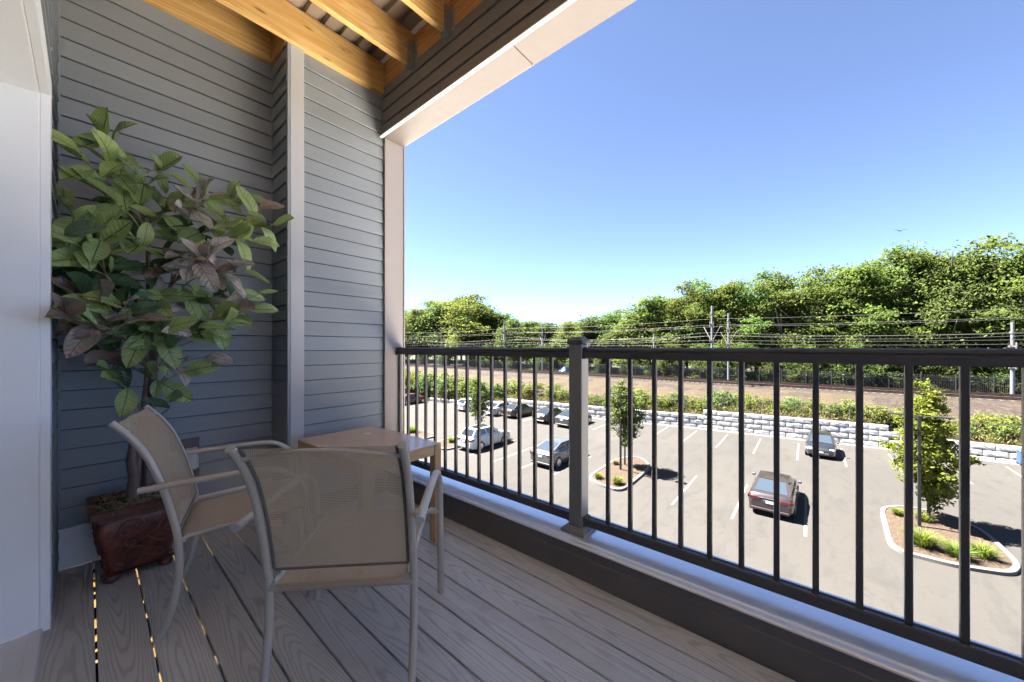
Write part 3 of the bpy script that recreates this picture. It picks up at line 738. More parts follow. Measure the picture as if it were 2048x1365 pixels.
for ci, (px, py, Y, kinds) in enumerate(clusters):
    tip = ray_at(px, py, Y)
    cand = [q for q in trunkpts if .7 < q.z < max(.85, tip.z - .05)] or trunkpts
    base = min(cand, key=lambda q: (q - tip).length + abs(q.z - (tip.z - .22)) * .6)
    mid = base.lerp(tip, .5) + Vector((rnd.uniform(-.03, .03), rnd.uniform(-.05, .02), rnd.uniform(.0, .06)))
    path = smooth_path([base, mid, tip], 5); n = len(path)
    MB().tube([q - O for q in path], [.0052 * (1 - .65 * i / n) for i in range(n)], 6).build('branch', M_twig, mt, 180)
    tdir = (path[-1] - path[-3]).normalized()
    nl = (6 if ci % 3 == 0 else 5) if py < 680 else 3
    if kinds == 'd': nl = 2
    for k in range(nl):
        if nleaf >= 298: break
        t = 1 - .42 * (k / max(1, nl - 1)) if k else 1
        q = path[min(n - 1, int(t * (n - 1)))]
        an = k * 2.4 + rnd.uniform(-.5, .5)
        side = Vector((math.cos(an), -.35 + .3 * math.sin(an * 1.7), math.sin(an) * .75))
        d = (tdir * (1.0 if k == 0 else .45) + side * (.3 if k == 0 else .9) + Vector((0, -.1, .02))).normalized()
        L = rnd.uniform(.10, .166) * (1.12 if px < 240 else 1)
        end = q + d * L
        if end.y > BACK - .03: d.y -= (end.y - BACK + .03) / L; d.normalize()
        if end.x < -.085 and end.y > 2.36: d.x += (-.085 - end.x) / L; d.normalize()
        if end.x > NX - .02 and end.y > FRONT: d.x -= (end.x - NX + .02) / L; d.normalize()
        if px < 230 and not 560 < py < 680:
            e_ = q + d * L; dp = e_.x * math.cos(YAW) + e_.y * math.sin(YAW); lp = e_.x * math.sin(YAW) - e_.y * math.cos(YAW)
            if 1024 + 725 * lp / dp < 100: d = Vector((abs(d.x) + .2, d.y * .5, d.z)).normalized()
        nm = Vector((rnd.uniform(-.5, .5), -1.0 + rnd.uniform(-.4, .4), .75 + rnd.uniform(-.4, .4)))
        nm = (nm - d * nm.dot(d)).normalized(); yv = nm.cross(d)
        R = Matrix((d, yv, nm)).transposed()
        kk = kinds[k % len(kinds)] if rnd.random() < .8 else rnd.choice('gdl')
        lf = link('leaf', leafs[kk][rnd.randrange(4)], mt, q - O, R.to_euler(), (L, L * rnd.uniform(.85, 1.1), L))
        nleaf += 1

# ================================================================== THE GROUND, LOT, BANK
WALL = [(-60, 43.5), (-20, 42.0), (-10.2, 41.55), (-8.4, 41.4), (-4.6, 41.05), (-1.8, 40.75), (1.2, 40.3), (5, 39.8), (9.1, 39.25), (13.6, 38.4), (20, 37.2), (25, 36.4), (32.3, 35.3), (42.6, 33.6), (60, 30.6), (120, 21)]
def wx(y): return float(np.interp(y, [p[0] for p in WALL], [p[1] for p in WALL]))
def courses(y): return (3, -.20) if y < -4.2 else ((4, 0) if y < 8.3 else ((3, -.06) if y < 32 else ((2, -.1) if y < 38 else (1, -.02))))
BH = .46
def wtop(y): n, z = courses(y); return G + n * BH + z
def bump2(x, y): return .12 * math.sin(x * 1.3 + y * .7) + .10 * math.sin(x * .6 - y * 1.9 + 1) + .05 * math.sin(x * 3.1 + y * 2.3)
ZT = -4.05                                      # level of the tracks
g = MB(); R = 3000
g.add([(-R, -R, G - .03), (R, -R, G - .03), (R, R, G - .03), (-R, R, G - .03)], [(0, 1, 2, 3)])
o = g.build('ground', M_grnd); o['kind'] = 'structure'
lot = MB(); ys = [-60, -40, -20, -10, -5, 0, 5, 9, 13, 20, 25, 32, 42, 60, 90, 120]
lot.grid([[(-30, y, G), (wx(y) + .3, y, G)] for y in ys])
lot = lot.build('parking_lot', M_asph); lot['kind'] = 'structure'
bk = []
for i in range(241):
    y = -60 + i * 180 / 240; x0 = wx(y) + .28; row = []
    for k in range(15):
        u = k / 14; x = x0 + (53 - x0) * u; z0 = wtop(y) - .04
        z = z0 + (ZT + .15 - z0) * (u ** 1.15) + (bump2(x, y) * math.sin(math.pi * u) if 0 < k < 14 else 0)
        row.append((x, y, z))
    bk.append(row)
o = MB().grid(bk).build('bank', M_bank, None, 180); o['kind'] = 'structure'
bl = []
for i in range(121):
    y = -60 + i * 2.0 * 1.0
    row = [(46.5, y, ZT - 1.3), (50.5, y, ZT - .12 + .08 * math.sin(y * .9)), (53.4, y, ZT + .16), (54.4, y, ZT + .2), (61.6, y, ZT + .2), (63.0, y, ZT), (64, y, ZT - .6)]
    bl.append(row)
o = MB().grid(bl).build('track_bed', M_ball, None, 180); o['kind'] = 'structure'
o = MB().grid([[(62.8, y, ZT - .05), (90, y, ZT + .2), (240, y, ZT + 1.0)] for y in (-200, -60, 0, 60, 150, 400)]).build('woodland_floor', M_grnd); o['kind'] = 'structure'
# a mulch bed runs along the foot of the building
o = MB().grid([[(-.2, y, G + .03), (3.4, y, G + .03)] for y in (-6, 0, 6, 14, 30)]).build('mulch_bed', M_mulch); o['kind'] = 'structure'

# added pale concrete paving, hidden by the kerb, to bounce sunlight up onto the balcony
pv = link('bounce_pavement', None, None); pv['kind'] = 'structure'
M_bounce_pave = plain('pale_bounce_concrete', (.66, .62, .56), .85, var=.08, vs=.8, bump=.3, bs=60)
bounce_slab = MB().box(.004, 1.516, .004, 2.996, 0, .05, c=.012).mesh('bounce_slab', M_bounce_pave)
for i in range(6):
    for k in range(24): link('bounce_slab', bounce_slab, pv, (3.45 + 1.52 * i, -26 + 3.0 * k, G + .01))
MB().box(12.58, 12.74, -26, 46, G - .02, G + .06, c=.02).build('bounce_pavement_kerb', M_conc, pv)

# painted stall lines: (x0, y0, x1, y1)
lines = [(38.0, 14.3, 33.3, 14.2)] + [(37.9, 11.75, 32.7, 11.5), (38.0, 9.1, 32.6, 8.95), (38.1, 6.55, 32.5, 6.4), (38.2, 4.05, 32.5, 3.9), (38.4, 1.45, 32.7, 1.31), (38.7, -1.18, 33.0, -1.27), (39.0, -3.83, 33.3, -3.94), (39.4, -6.6, 33.6, -6.7), (40.0, -9.42, 34.2, -9.42), (40.2, -12, 34.4, -12),
         (24.6, 5.91, 19.3, 5.78), (24.9, 3.28, 19.5, 3.18), (25.15, .63, 19.7, .52), (24.0, 17.6, 18.4, 17.45), (24.0, 15.2, 18.4, 15.1), (24.0, 12.85, 19.0, 12.8), (23.8, 20.0, 18.0, 19.8)] + [(37.3 - k * .33, 17.0 + 2.6 * k, 31.8 - k * .33, 16.9 + 2.6 * k) for k in range(9)]
for x0, y0, x1, y1 in lines:
    L = math.hypot(x1 - x0, y1 - y0)
    link('parking_line', MB().grid([[(0, -.055, 0), (0, .055, 0)], [(L / 2, -.055, 0), (L / 2, .055, 0)], [(L, -.055, 0), (L, .055, 0)]]).mesh('parking_line', M_line), lot, (x0, y0, G + .004), (0, 0, math.atan2(y1 - y0, x1 - x0)))
# kerbed planting islands
def rounded(poly, n=5, f=.35):
    out = []; m = len(poly)
    for i in range(m):
        a, b, c = Vector(poly[i - 1]), Vector(poly[i]), Vector(poly[(i + 1) % m])
        ra = min(f * (a - b).length, 1.1); rc = min(f * (c - b).length, 1.1)
        p, q = b + (a - b).normalized() * ra, b + (c - b).normalized() * rc
        for k in range(n + 1):
            t = k / n; out.append(tuple((1 - t) ** 2 * p + 2 * t * (1 - t) * b + t * t * q))
    return out
def island(poly):
    P = rounded(poly); n = len(P); cx = sum(p[0] for p in P) / n; cy = sum(p[1] for p in P) / n
    def inset(d):
        out = []
        for i in range(n):
            a = Vector(P[i - 1]); c = Vector(P[(i + 1) % n]); t = (c - a).normalized(); nn = Vector((-t.y, t.x))
            if nn.dot(Vector((cx, cy)) - Vector(P[i])) < 0: nn = -nn
            q = Vector(P[i]) + nn * d; out.append((q.x, q.y))
        return out
    I = inset(.16); k = MB(); Z = (G - .02, G + .125, G + .145)
    rings = [[(p[0], p[1], Z[0]) for p in P], [(p[0], p[1], Z[1]) for p in P], [(p[0], p[1], Z[2]) for p in inset(.025)], [(p[0], p[1], Z[2]) for p in I], [(p[0], p[1], G + .05) for p in I]]
    k.grid([r + [r[0]] for r in rings]); o = k.build('island_kerb', M_conc, None, 40); o['kind'] = 'structure'
    m = MB(); m.add([(p[0], p[1], G + .11) for p in I] + [(cx, cy, G + .22)], [(i, (i + 1) % n, n) for i in range(n)])
    o = m.build('mulch_island', M_mulch, None, 180); o['kind'] = 'structure'
island([(19.0, 8.3), (24.2, 8.5), (25.7, 9.6), (25.5, 10.6), (24.0, 11.1), (19.8, 10.9), (19.1, 9.8)])
island([(20.4, -2.0), (25.4, -2.15), (26.4, -3.0), (26.5, -4.6), (25.0, -5.4), (22.0, -5.55), (20.9, -5.1), (20.4, -3.8)])
island([(18.0, 21.9), (23.6, 22.1), (24.6, 23.2), (23.6, 24.6), (18.6, 24.5), (17.8, 23.3)])
island([(17.8, 26.2), (20.5, 26.0), (20.8, 29.6), (18.2, 30.2)])
# gutter kerb along the stone wall
o = MB().grid([[(wx(y) - .62, y, G + .006), (wx(y) - .60, y, G + .05), (wx(y) - .42, y, G + .055), (wx(y) - .02, y, G + .05)] for y in np.linspace(-18, 40, 40)]).build('wall_kerb', M_conc); o['kind'] = 'structure'

# ---- the stone block retaining wall
sw = thing('retaining_wall', 'pale split-face stone block retaining wall stepping along the far side of the lot', 'wall', (0, 0, 0))
def block_mesh(L, seed):
    r = random.Random(seed); P = []; nu, nv = 6, 4
    for i in range(nu + 1):
        row = []
        for k in range(nv + 1):
            u = -L / 2 + .020 + (L - .040) * i / nu; v = .032 + (BH - .064) * k / nv
            edge = i in (0, nu) or k in (0, nv)
            row.append((-.0 if edge else -.004 - r.uniform(0, .014), u, v))
        P.append(row)
    b = MB().grid(P)
    x0, x1 = 0, .3; L2 = L / 2 - .020; z0, z1 = .032, BH - .032
    b.add([(x0, -L2, z0), (x0, L2, z0), (x0, L2, z1), (x0, -L2, z1), (x1, -L2, z0), (x1, L2, z0), (x1, L2, z1), (x1, -L2, z1)], [(0, 1, 5, 4), (1, 2, 6, 5), (2, 3, 7, 6), (3, 0, 4, 7), (4, 5, 6, 7)])
    return b.mesh('stone_block', M_block)
bms = [block_mesh(1.17, i) for i in range(6)]; bhs = [block_mesh(.585, 20 + i) for i in range(2)]
def put_block(y, z, me):
    sl_ = (wx(y + .5) - wx(y - .5)); link('stone_block', me, sw, (wx(y), y, z), (0, 0, -math.atan(sl_)))
for c_ in range(4):
    y = -14.0 + (c_ % 2) * .585
    while y < 50:
        yc = y + .585; n, dz = courses(yc)
        if c_ < n: put_block(yc, G + dz + c_ * BH, bms[rnd.randrange(6)])
        y += 1.172
for y0, y1 in ((-14, -4.2), (-4.2, 8.3), (8.3, 32), (32, 38), (38, 50)):
    m = (y0 + y1) / 2; n, dz = courses(m)
    MB().grid([[(wx(y) + .16, y, G - .1), (wx(y) + .16, y, G + dz + n * BH - .03), (wx(y) + .32, y, G + dz + n * BH - .03)] for y in np.linspace(y0 + .02, y1 - .02, 12)]).build('wall_backing', M_wallback, sw)

# ---- low chain-link fence behind the wall
cf = thing('chain_link_fence', 'thin black chain link fence along the top of the stone wall', 'fence', (0, 0, 0))
py_ = [-14 + 3.05 * k for k in range(15)]
pm_ = MB().tube([(0, 0, -.2), (0, 0, 1.22)], .03, 8).mesh('fence_post', M_chain)
cz = lambda y: float(np.interp(y, [-14, -5, -3.5, 8, 10, 30, 34], [G + 1.25, G + 1.3, G + 1.9, G + 1.9, G + 1.4, G + 1.4, G + .9]))
for y in py_: link('fence_post', pm_, cf, (wx(y) + .55, y, cz(y)))
MB().tube([(wx(y) + .55, y, cz(y) + 1.2) for y in np.linspace(-14, 29, 30)], .022, 6).build('fence_rail', M_chain, cf, 180)
b = MB()
for k in range(150):
    y = -14 + k * .285
    for s in (-1, 1):
        y2 = y + s * 1.2
        if -14 < y2 < 29 : b.tube([(wx(y) + .56, y, cz(y) + .02), (wx(y2) + .56, y2, cz(y2) + 1.2)], .0025, 3)
b.build('chain_mesh', M_chain, cf)['kind'] = 'stuff'

# ================================================================== FOLIAGE
def crown_mesh(name, mat, seed, lobes, nclus, per, size, flat=.45, spread=.5):
    """leaf-clump faces gathered in sprays over the surface of several lobes: (cx,cy,cz,rx,ry,rz)"""
    r = np.random.RandomState(seed); V = []; vol = np.array([l[3] * l[4] * l[5] for l in lobes]) ** .67; vol = vol / vol.sum()
    cnt = np.maximum(1, (vol * nclus).astype(int)); cents = []; outs = []
    for l, c in zip(lobes, cnt):
        d = r.normal(size=(c, 3)); d /= np.linalg.norm(d, axis=1)[:, None]
        rad = r.uniform(.55, 1.05, c) ** .6
        p = d * rad[:, None] * np.array(l[3:6]) + np.array(l[:3]); cents.append(p); outs.append(d)
    cents = np.concatenate(cents); outs = np.concatenate(outs); n = len(cents)
    per_ = per
    cl = np.repeat(cents, per_, 0); od = np.repeat(outs, per_, 0)
    sp = np.repeat(r.uniform(.5, 1.3, n), per_)[:, None] * spread
    off = np.clip(r.normal(size=cl.shape), -1.4, 1.4) * sp; off[:, 2] *= flat
    off += od * np.abs(off).mean(1)[:, None] * .6
    p = cl + off
    nrm = od * .5 + r.normal(size=p.shape) * .55 + np.array([0, 0, .55]); nrm /= np.linalg.norm(nrm, axis=1)[:, None]
    a = r.normal(size=p.shape); u = np.cross(nrm, a); u /= np.linalg.norm(u, axis=1)[:, None]; v = np.cross(nrm, u)
    s = (size * r.uniform(.6, 1.35, len(p)))[:, None]
    q0 = p - u * s; q1 = p + v * s * .52 - nrm * s * .12; q2 = p + u * s - nrm * s * .1; q3 = p - v * s * .52 - nrm * s * .12
    V = np.stack([q0, q1, q2, q3], 1).reshape(-1, 3); Q = np.arange(len(V)).reshape(-1, 4)
    return np_mesh(name, V, Q, mat)
M_loc = foliage_mat('locust_foliage', (.042, .064, .015), (.082, .104, .028), 0.6)
M_map = foliage_mat('maple_foliage', (.036, .057, .015), (.078, .100, .030), 0.58)
M_oak = foliage_mat('oak_foliage', (.032, .050, .015), (.068, .090, .027), 0.55)
M_shr = foliage_mat('shrub_foliage', (.0438, .0642, .0128), (.0992, .1108, .0263), .35)
M_shd = foliage_mat('dark_shrub_foliage', (.0308, .0538, .0169), (.0769, .1000, .0308), .3)
M_yel = foliage_mat('yellow_green_foliage', (.0514, .0613, .0079), (.0989, .0989, .0158), .4)
M_hbm = foliage_mat('hornbeam_foliage', (.0281, .0444, .0103), (.0654, .0770, .0187), .35)
M_grs = foliage_mat('grass_blades', (.0455, .0666, .0105), (.0912, .1051, .0211), .35)
M_dry = foliage_mat('dry_weeds', (.0878, .0659, .0302), (.1208, .1098, .0384), .2)
def lobes_for(seed, h, w, kind):
    r = random.Random(seed); L = []
    if kind == 'locust':
        for i in range(30):
            f = r.uniform(.26, .98); a = r.uniform(0, 6.28); rr = w * (1.05 - abs(f - .6) * 1.2) * r.uniform(.25, .8)
            L.append((math.cos(a) * rr, math.sin(a) * rr, h * f, w * r.uniform(.15, .32), w * r.uniform(.15, .32), h * r.uniform(.035, .075)))
    elif kind == 'maple':
        L.append((0, 0, h * .55, w * .55, w * .55, h * .30))
        for i in range(26):
            f = r.uniform(.18, .95); a = r.uniform(0, 6.28); rr = w * .62 * math.sin(math.pi * min(1, f * .9 + .15)) * r.uniform(.7, 1.1)
            L.append((math.cos(a) * rr, math.sin(a) * rr, h * f, w * r.uniform(.16, .3), w * r.uniform(.16, .3), h * r.uniform(.05, .1)))
    else:
        for i in range(30):
            f = r.uniform(.15, .95); a = r.uniform(0, 6.28); rr = w * r.uniform(.15, .72) * (1.15 - f * .6)
            L.append((math.cos(a) * rr, math.sin(a) * rr, h * f, w * r.uniform(.18, .32), w * r.uniform(.18, .32), h * r.uniform(.06, .11)))
    return L
def trunk_mesh(seed, h, w, lean=.4):
    r = random.Random(seed); b = MB()
    p = [Vector((0, 0, -.6)), Vector((r.uniform(-.1, .1), 0, h * .2)), Vector((r.uniform(-lean, lean), r.uniform(-lean, lean), h * .5)), Vector((r.uniform(-lean, lean), r.uniform(-lean, lean), h * .85))]
    q = smooth_path(p, 4); b.tube(q, [.26 * (h / 14) * (1 - .8 * i / len(q)) for i in range(len(q))], 7)
    for i in range(9):
        s = q[r.randrange(4, len(q) - 1)]; a = r.uniform(0, 6.28); L = w * r.uniform(.5, .95)
        e = s + Vector((math.cos(a) * L, math.sin(a) * L, L * r.uniform(.45, .9)))
        b.tube([s, s.lerp(e, .5) + Vector((0, 0, .2)), e], [.10 * h / 14, .06 * h / 14, .02], 5)
    return b.mesh('trunk', M_bark, 180)
protos = {}
for kind, mat, n, per, sz, fl in (('locust', M_loc, 700, 26, .155, .35), ('maple', M_map, 680, 24, .17, .6), ('oak', M_oak, 680, 24, .18, .55)):
    protos[kind] = []
    for v in range(2):
        sd = hash(kind) % 1 + {'locust': 11, 'maple': 23, 'oak': 37}[kind] + v
        protos[kind].append((crown_mesh('crown', mat, sd, lobes_for(sd, 14, 4.6, kind), n, per, sz, fl, .55), trunk_mesh(sd, 14, 4.2)))
def px_to(px, X):                                # where the plane x = X is seen at photo column px
    a = (px - 1024) / 725; cx = math.cos(YAW) + a * math.sin(YAW); cy = math.sin(YAW) - a * math.cos(YAW); t = X / cx
    return X, t * cy, t
names = {'locust': 'feathery locust tree', 'maple': 'dense maple tree', 'oak': 'dark rounded oak tree'}
SKY = [(800, 612), (830, 610), (860, 613), (880, 600), (905, 595), (930, 588), (960, 594), (985, 616), (1010, 630), (1050, 640), (1100, 642), (1150, 640), (1200, 622), (1250, 618), (1290, 618), (1320, 590), (1350, 572), (1400, 560), (1440, 560), (1480, 563), (1510, 545), (1540, 540), (1580, 545), (1625, 535), (1680, 533), (1720, 526), (1765, 503), (1800, 508), (1850, 504), (1870, 512), (1900, 496), (1940, 490), (1990, 485), (2040, 476), (2150, 470), (2300, 480)]
def skyline(px): return float(np.interp(px, [p[0] for p in SKY], [p[1] for p in SKY]))
treelist = []
front = [(792, 72, 'oak', .92), (838, 74, 'maple', .96), (880, 78, 'oak', .96), (935, 70, 'locust', 1.0), (985, 76, 'oak', .98), (1025, 72, 'maple', .97), (1062, 74, 'maple', 1.0), (1100, 76, 'oak', .98), (1138, 72, 'maple', .97), (1180, 70, 'oak', .98), (1222, 72, 'maple', 1.0), (1268, 70, 'maple', .98), (1318, 72, 'locust', .97), (1362, 70, 'locust', 1.0), (1412, 71, 'locust', 1.0), (1462, 70, 'locust', .97), (1512, 70, 'locust', 1.0), (1562, 69, 'locust', .98), (1618, 70, 'locust', 1.0), (1672, 69, 'locust', 1.0), (1722, 69, 'locust', .97), (1768, 69, 'locust', 1.02), (1828, 70, 'locust', 1.0), (1890, 68, 'maple', 1.0), (1950, 69, 'maple', 1.0), (2020, 68, 'locust', 1.02), (2090, 69, 'maple', 1.0)]
for i, (px, X, k, f) in enumerate(front): treelist.append((px, X, k, f, 0))
for i, px in enumerate(range(805, 2100, 40)): treelist.append((px + rnd.uniform(-12, 12), 80 + rnd.uniform(-3, 4), ['oak', 'maple', 'locust'][i % 3] if px < 1300 else ['locust', 'maple'][i % 2], 1.0, 1))
for i, px in enumerate(range(800, 2080, 46)): treelist.append((px + rnd.uniform(-12, 12), 65.5 + rnd.uniform(-.7, .9), ['maple', 'oak'][i % 2], .0, 2))
ordn = lambda n: f"{n}{'th' if 10 <= n % 100 <= 20 else {1: 'st', 2: 'nd', 3: 'rd'}.get(n % 10, 'th')}"
cnt = {0: 0, 1: 0, 2: 0}
for px, X, k, f, row in sorted(treelist):
    x, y, t = px_to(px, X)
    if row == 2: h = rnd.uniform(4.2, 6.8); wsc = h / 14 * 1.5
    else:
        h = (695 - skyline(px)) / 725 * t + CAMZ - (ZT + .1); h *= f * (1.02 if row == 0 else (1.0 if px < 1320 else .91)); wsc = h / 14 * (1.06 if k != 'locust' else 1.12)
        if px < 1320: wsc *= 1.5
        else: wsc *= .86 if row == 0 else .95
    cnt[row] += 1; c_ = cnt[row]
    lab = {0: f"{names[k]} beyond the railway, {ordn(c_)} from the left along the skyline",
           1: f"{names[k]} deep in the wood, {ordn(c_)} from the left behind the skyline row",
           2: f"low bushy young tree right behind the dark fence, {ordn(c_)} from the left"}[row]
    tn = thing({'locust': 'locust_tree', 'maple': 'maple_tree', 'oak': 'oak_tree'}[k], lab, 'tree', (x, y, ZT - .1), rnd.uniform(0, 6.28), 'trees beyond the railway')
    cm, tm = protos[k][rnd.randrange(2)]
    zs = h / 14 / 1.03; sc = (wsc, wsc, zs)
    if row == 2:
        link('crown', cm, tn, (0, 0, -h * .22), None, (wsc, wsc, zs * 1.15)); link('trunk', tm, tn, (0, 0, -.1), None, (zs * .7, zs * .7, zs))
    else:
        link('crown', cm, tn, (0, 0, 0), None, sc); link('trunk', tm, tn, (0, 0, 0), None, (zs, zs, zs))

# shrubs on the bank
shr = []
for i in range(4):
    r = random.Random(50 + i); lob = [(r.uniform(-.7, .7), r.uniform(-.7, .7), r.uniform(.3, 1.25), r.uniform(.35, .6), r.uniform(.35, .6), r.uniform(.3, .5)) for _ in range(7)]
    shr.append((crown_mesh('foliage', M_shr if i % 2 == 0 else M_shd, 70 + i, lob, 110, 13, .085, .8, .16), None))
def stem_mesh():
    b = MB()
    for i in range(6):
        a = i * 1.05; b.tube([(0, 0, -.3), (math.cos(a) * .3, math.sin(a) * .3, .55), (math.cos(a) * .6, math.sin(a) * .6, 1.1)], [.03, .02, .008], 5)
    return b.mesh('stems', M_bark, 180)
stm = stem_mesh()
# (px, distance behind the wall, scale, prototype)
sh = [(1690, 1.8, 1.15, 0), (1745, 1.6, 1.1, 2), (1785, 2.4, 1.2, 0), (1580, 2.6, 1.1, 1), (1505, 2.0, 1.15, 0), (1475, 3.4, 1.1, 2), (1390, 2.4, 1.15, 0), (1345, 2.0, 1.2, 1), (1318, 1.5, 1.1, 0), (1265, 3.0, 1.4, 2), (1235, 3.6, 1.3, 3), (1155, 2.0, 1.2, 0), (1115, 3.2, 1.1, 1), (2030, 2.6, 1.3, 2), (1980, 3.6, 1.1, 0), (2000, 1.6, 1.05, 0), (1955, 2.4, 1.25, 2), (1925, 1.4, .8, 1), (1720, 3.0, .7, 0), (1660, 1.6, .95, 1), (1625, 3.2, 1.0, 0), (1600, 1.5, .7, 2), (1560, 1.7, .85, 0), (1530, 3.2, .8, 2), (1490, 1.4, .6, 0), (1440, 1.8, 1.25, 1), (1425, 3.5, 1.2, 3), (1455, 2.8, .9, 1), (1405, 1.6, .8, 2), (1375, 3.6, .95, 3), (1360, 1.5, .75, 0), (1335, 3.0, .9, 2), (1305, 2.2, .9, 0), (1275, 1.5, 1.2, 2), (1250, 2.4, 1.35, 0), (1290, 4.0, 1.0, 0), (1225, 1.6, 1.0, 1), (1200, 1.4, .95, 3), (1185, 2.4, .9, 0), (1130, 2.0, .9, 2), (1100, 1.8, 1.1, 0), (1070, 2.6, 1.2, 0), (1050, 1.6, 1.1, 2), (1030, 3.2, 1.4, 0), (1005, 2.2, 1.1, 1), (985, 1.2, 1.25, 3), (960, 2.0, 1.4, 1), (940, 3.2, 1.7, 0), (920, 1.8, 1.6, 2), (900, 3.4, 1.9, 0), (885, 1.4, 1.7, 1), (868, 3.0, 2.0, 3), (850, 1.6, 1.8, 1), (832, 3.4, 2.1, 0), (815, 1.8, 1.9, 2), (812, 4.6, 2.0, 0), (845, 5.0, 1.9, 2), (880, 5.4, 1.6, 0), (800, 3.0, 2.0, 1)]
scnt = 0
for px, dv, sc, k in sorted(sh):
    y = 0
    for _ in range(12): _, y, t = px_to(px, wx(min(y, 110)) + dv)
    x = wx(y) + dv; scnt += 1
    u = (dv - .28) / (53 - wx(y) - .28); z0 = wtop(y) - .04; z = z0 + (ZT + .15 - z0) * (max(u, 0) ** 1.15)
    tall = 'tall' if sc > 1.35 else ('small' if sc < .85 else 'mid-sized'); hue = 'yellow-green' if k % 2 == 0 else 'dark green'
    if px > 1130: sc *= .82
    tn = thing('shrub', f"{tall} {hue} shrub on the bank above the stone wall, {ordn(scnt)} from the left", 'shrub', (x, y, z - .1), rnd.uniform(0, 6.28), 'shrubs on the railway bank')
    link('foliage', shr[k][0], tn, None, None, (sc * rnd.uniform(.95, 1.2), sc * rnd.uniform(.95, 1.2), sc * rnd.uniform(.85, 1.1))); link('stems', stm, tn, None, None, (sc, sc, sc))
# weeds and dry grass on the bank
r = np.random.RandomState(5); n = 30000
yy = -16 + r.uniform(0, 1, n) ** 1.0 * 80; cl = np.sin(yy * .8) * .5 + np.sin(yy * 2.3 + 1) * .5
dv = .35 + np.abs(r.normal(0, 1.6, n)) * (1 + .4 * cl); xx = np.array([wx(y) for y in yy]) + dv
z0 = np.array([wtop(y) for y in yy]) - .04; den = np.maximum(53 - xx + dv - .28, 1); u = np.clip((dv - .28) / den, 0, 1)
zz = z0 + (ZT + .15 - z0) * u ** 1.15 + np.abs(r.normal(0, .14, n)) + .05
p = np.stack([xx, yy, zz], 1)
def blades(name, p, L, W, mat, r, up=.9):
    n = len(p); d = r.normal(size=(n, 3)) * .5; d[:, 2] = np.abs(d[:, 2]) + up; d /= np.linalg.norm(d, axis=1)[:, None]
    s = np.cross(d, r.normal(size=(n, 3))); s /= np.linalg.norm(s, axis=1)[:, None]
    Ls = (L * r.uniform(.5, 1.3, n))[:, None]; Ws = (W * r.uniform(.6, 1.3, n))[:, None]
    q = np.stack([p, p + d * Ls * .5 + s * Ws, p + d * Ls, p + d * Ls * .5 - s * Ws], 1).reshape(-1, 3)
    return link(name, np_mesh(name, q, np.arange(4 * n).reshape(-1, 4), mat))
for sel, mat, nm, lab in ((slice(0, 9000), M_shr, 'green_weeds', 0), (slice(21000, 30000), M_dry, 'dry_weeds', 0)):
    o = blades(nm, p[sel], .22, .05, mat, r, .5); o['kind'] = 'stuff'

# ---- lot trees
def lot_tree(name, label, x, y, mat, h, shape, seed, n, per, sz):
    t = thing(name, label, 'tree', (x, y, G + .12), 0, 'young trees in the lot islands')
    r = random.Random(seed); lob = []
    for i in range(52):
        f = i / 51; rad, ang = shape(f), r.uniform(0, 6.28)
        lob.append((math.cos(ang) * rad * r.uniform(.1, .62), math.sin(ang) * rad * r.uniform(.1, .62), h * f, max(.12, rad * .42), max(.12, rad * .42), h * .035 + .05))
    lob = [l for l in lob if l[3] > .12]
    link('crown', crown_mesh('crown', mat, seed, lob, n, per, sz, .7, .14), t)
    b = MB(); b.tube([(0, 0, -.1), (.02, .01, h * .3), (-.02, .03, h * .7), (0, 0, h * .95)], [.065, .05, .03, .008], 8)
    for i in range(14):
        f = r.uniform(.2, .8); a = r.uniform(0, 6.28); L = shape(f + .15) * .9
        b.tube([(0, 0, h * f), (math.cos(a) * L * .5, math.sin(a) * L * .5, h * f + L * .6), (math.cos(a) * L, math.sin(a) * L, h * f + L * 1.3)], [.022, .014, .005], 5)
    b.build('trunk', M_bark, t, 180); return t
def vase(f): return 0 if f < .16 else (1.45 * min(1, (f - .16) / .42) ** .9 * (1 if f < .72 else max(.12, 1 - (f - .72) / .28 * .85)))
def col_(f): return 0 if f < .12 else (1.55 * min(1, (f - .12) / .25 + .25) * (1 if f < .7 else max(.1, 1 - (f - .7) / .3 * .85)))
lot_tree('hornbeam_tree', 'vase shaped green young tree in the middle island right of the railing post', 23.2, 9.94, M_hbm, 5.6, vase, 3, 340, 26, .078)
lot_tree('hornbeam_tree', 'columnar yellow-green young tree on the right-hand island', 24.96, -3.73, M_yel, 6.1, col_, 4, 560, 28, .08)
lot_tree('hornbeam_tree', 'small green tree behind the parked white crossover', 22.6, 23.2, M_hbm, 5.2, vase, 5, 260, 22, .085)

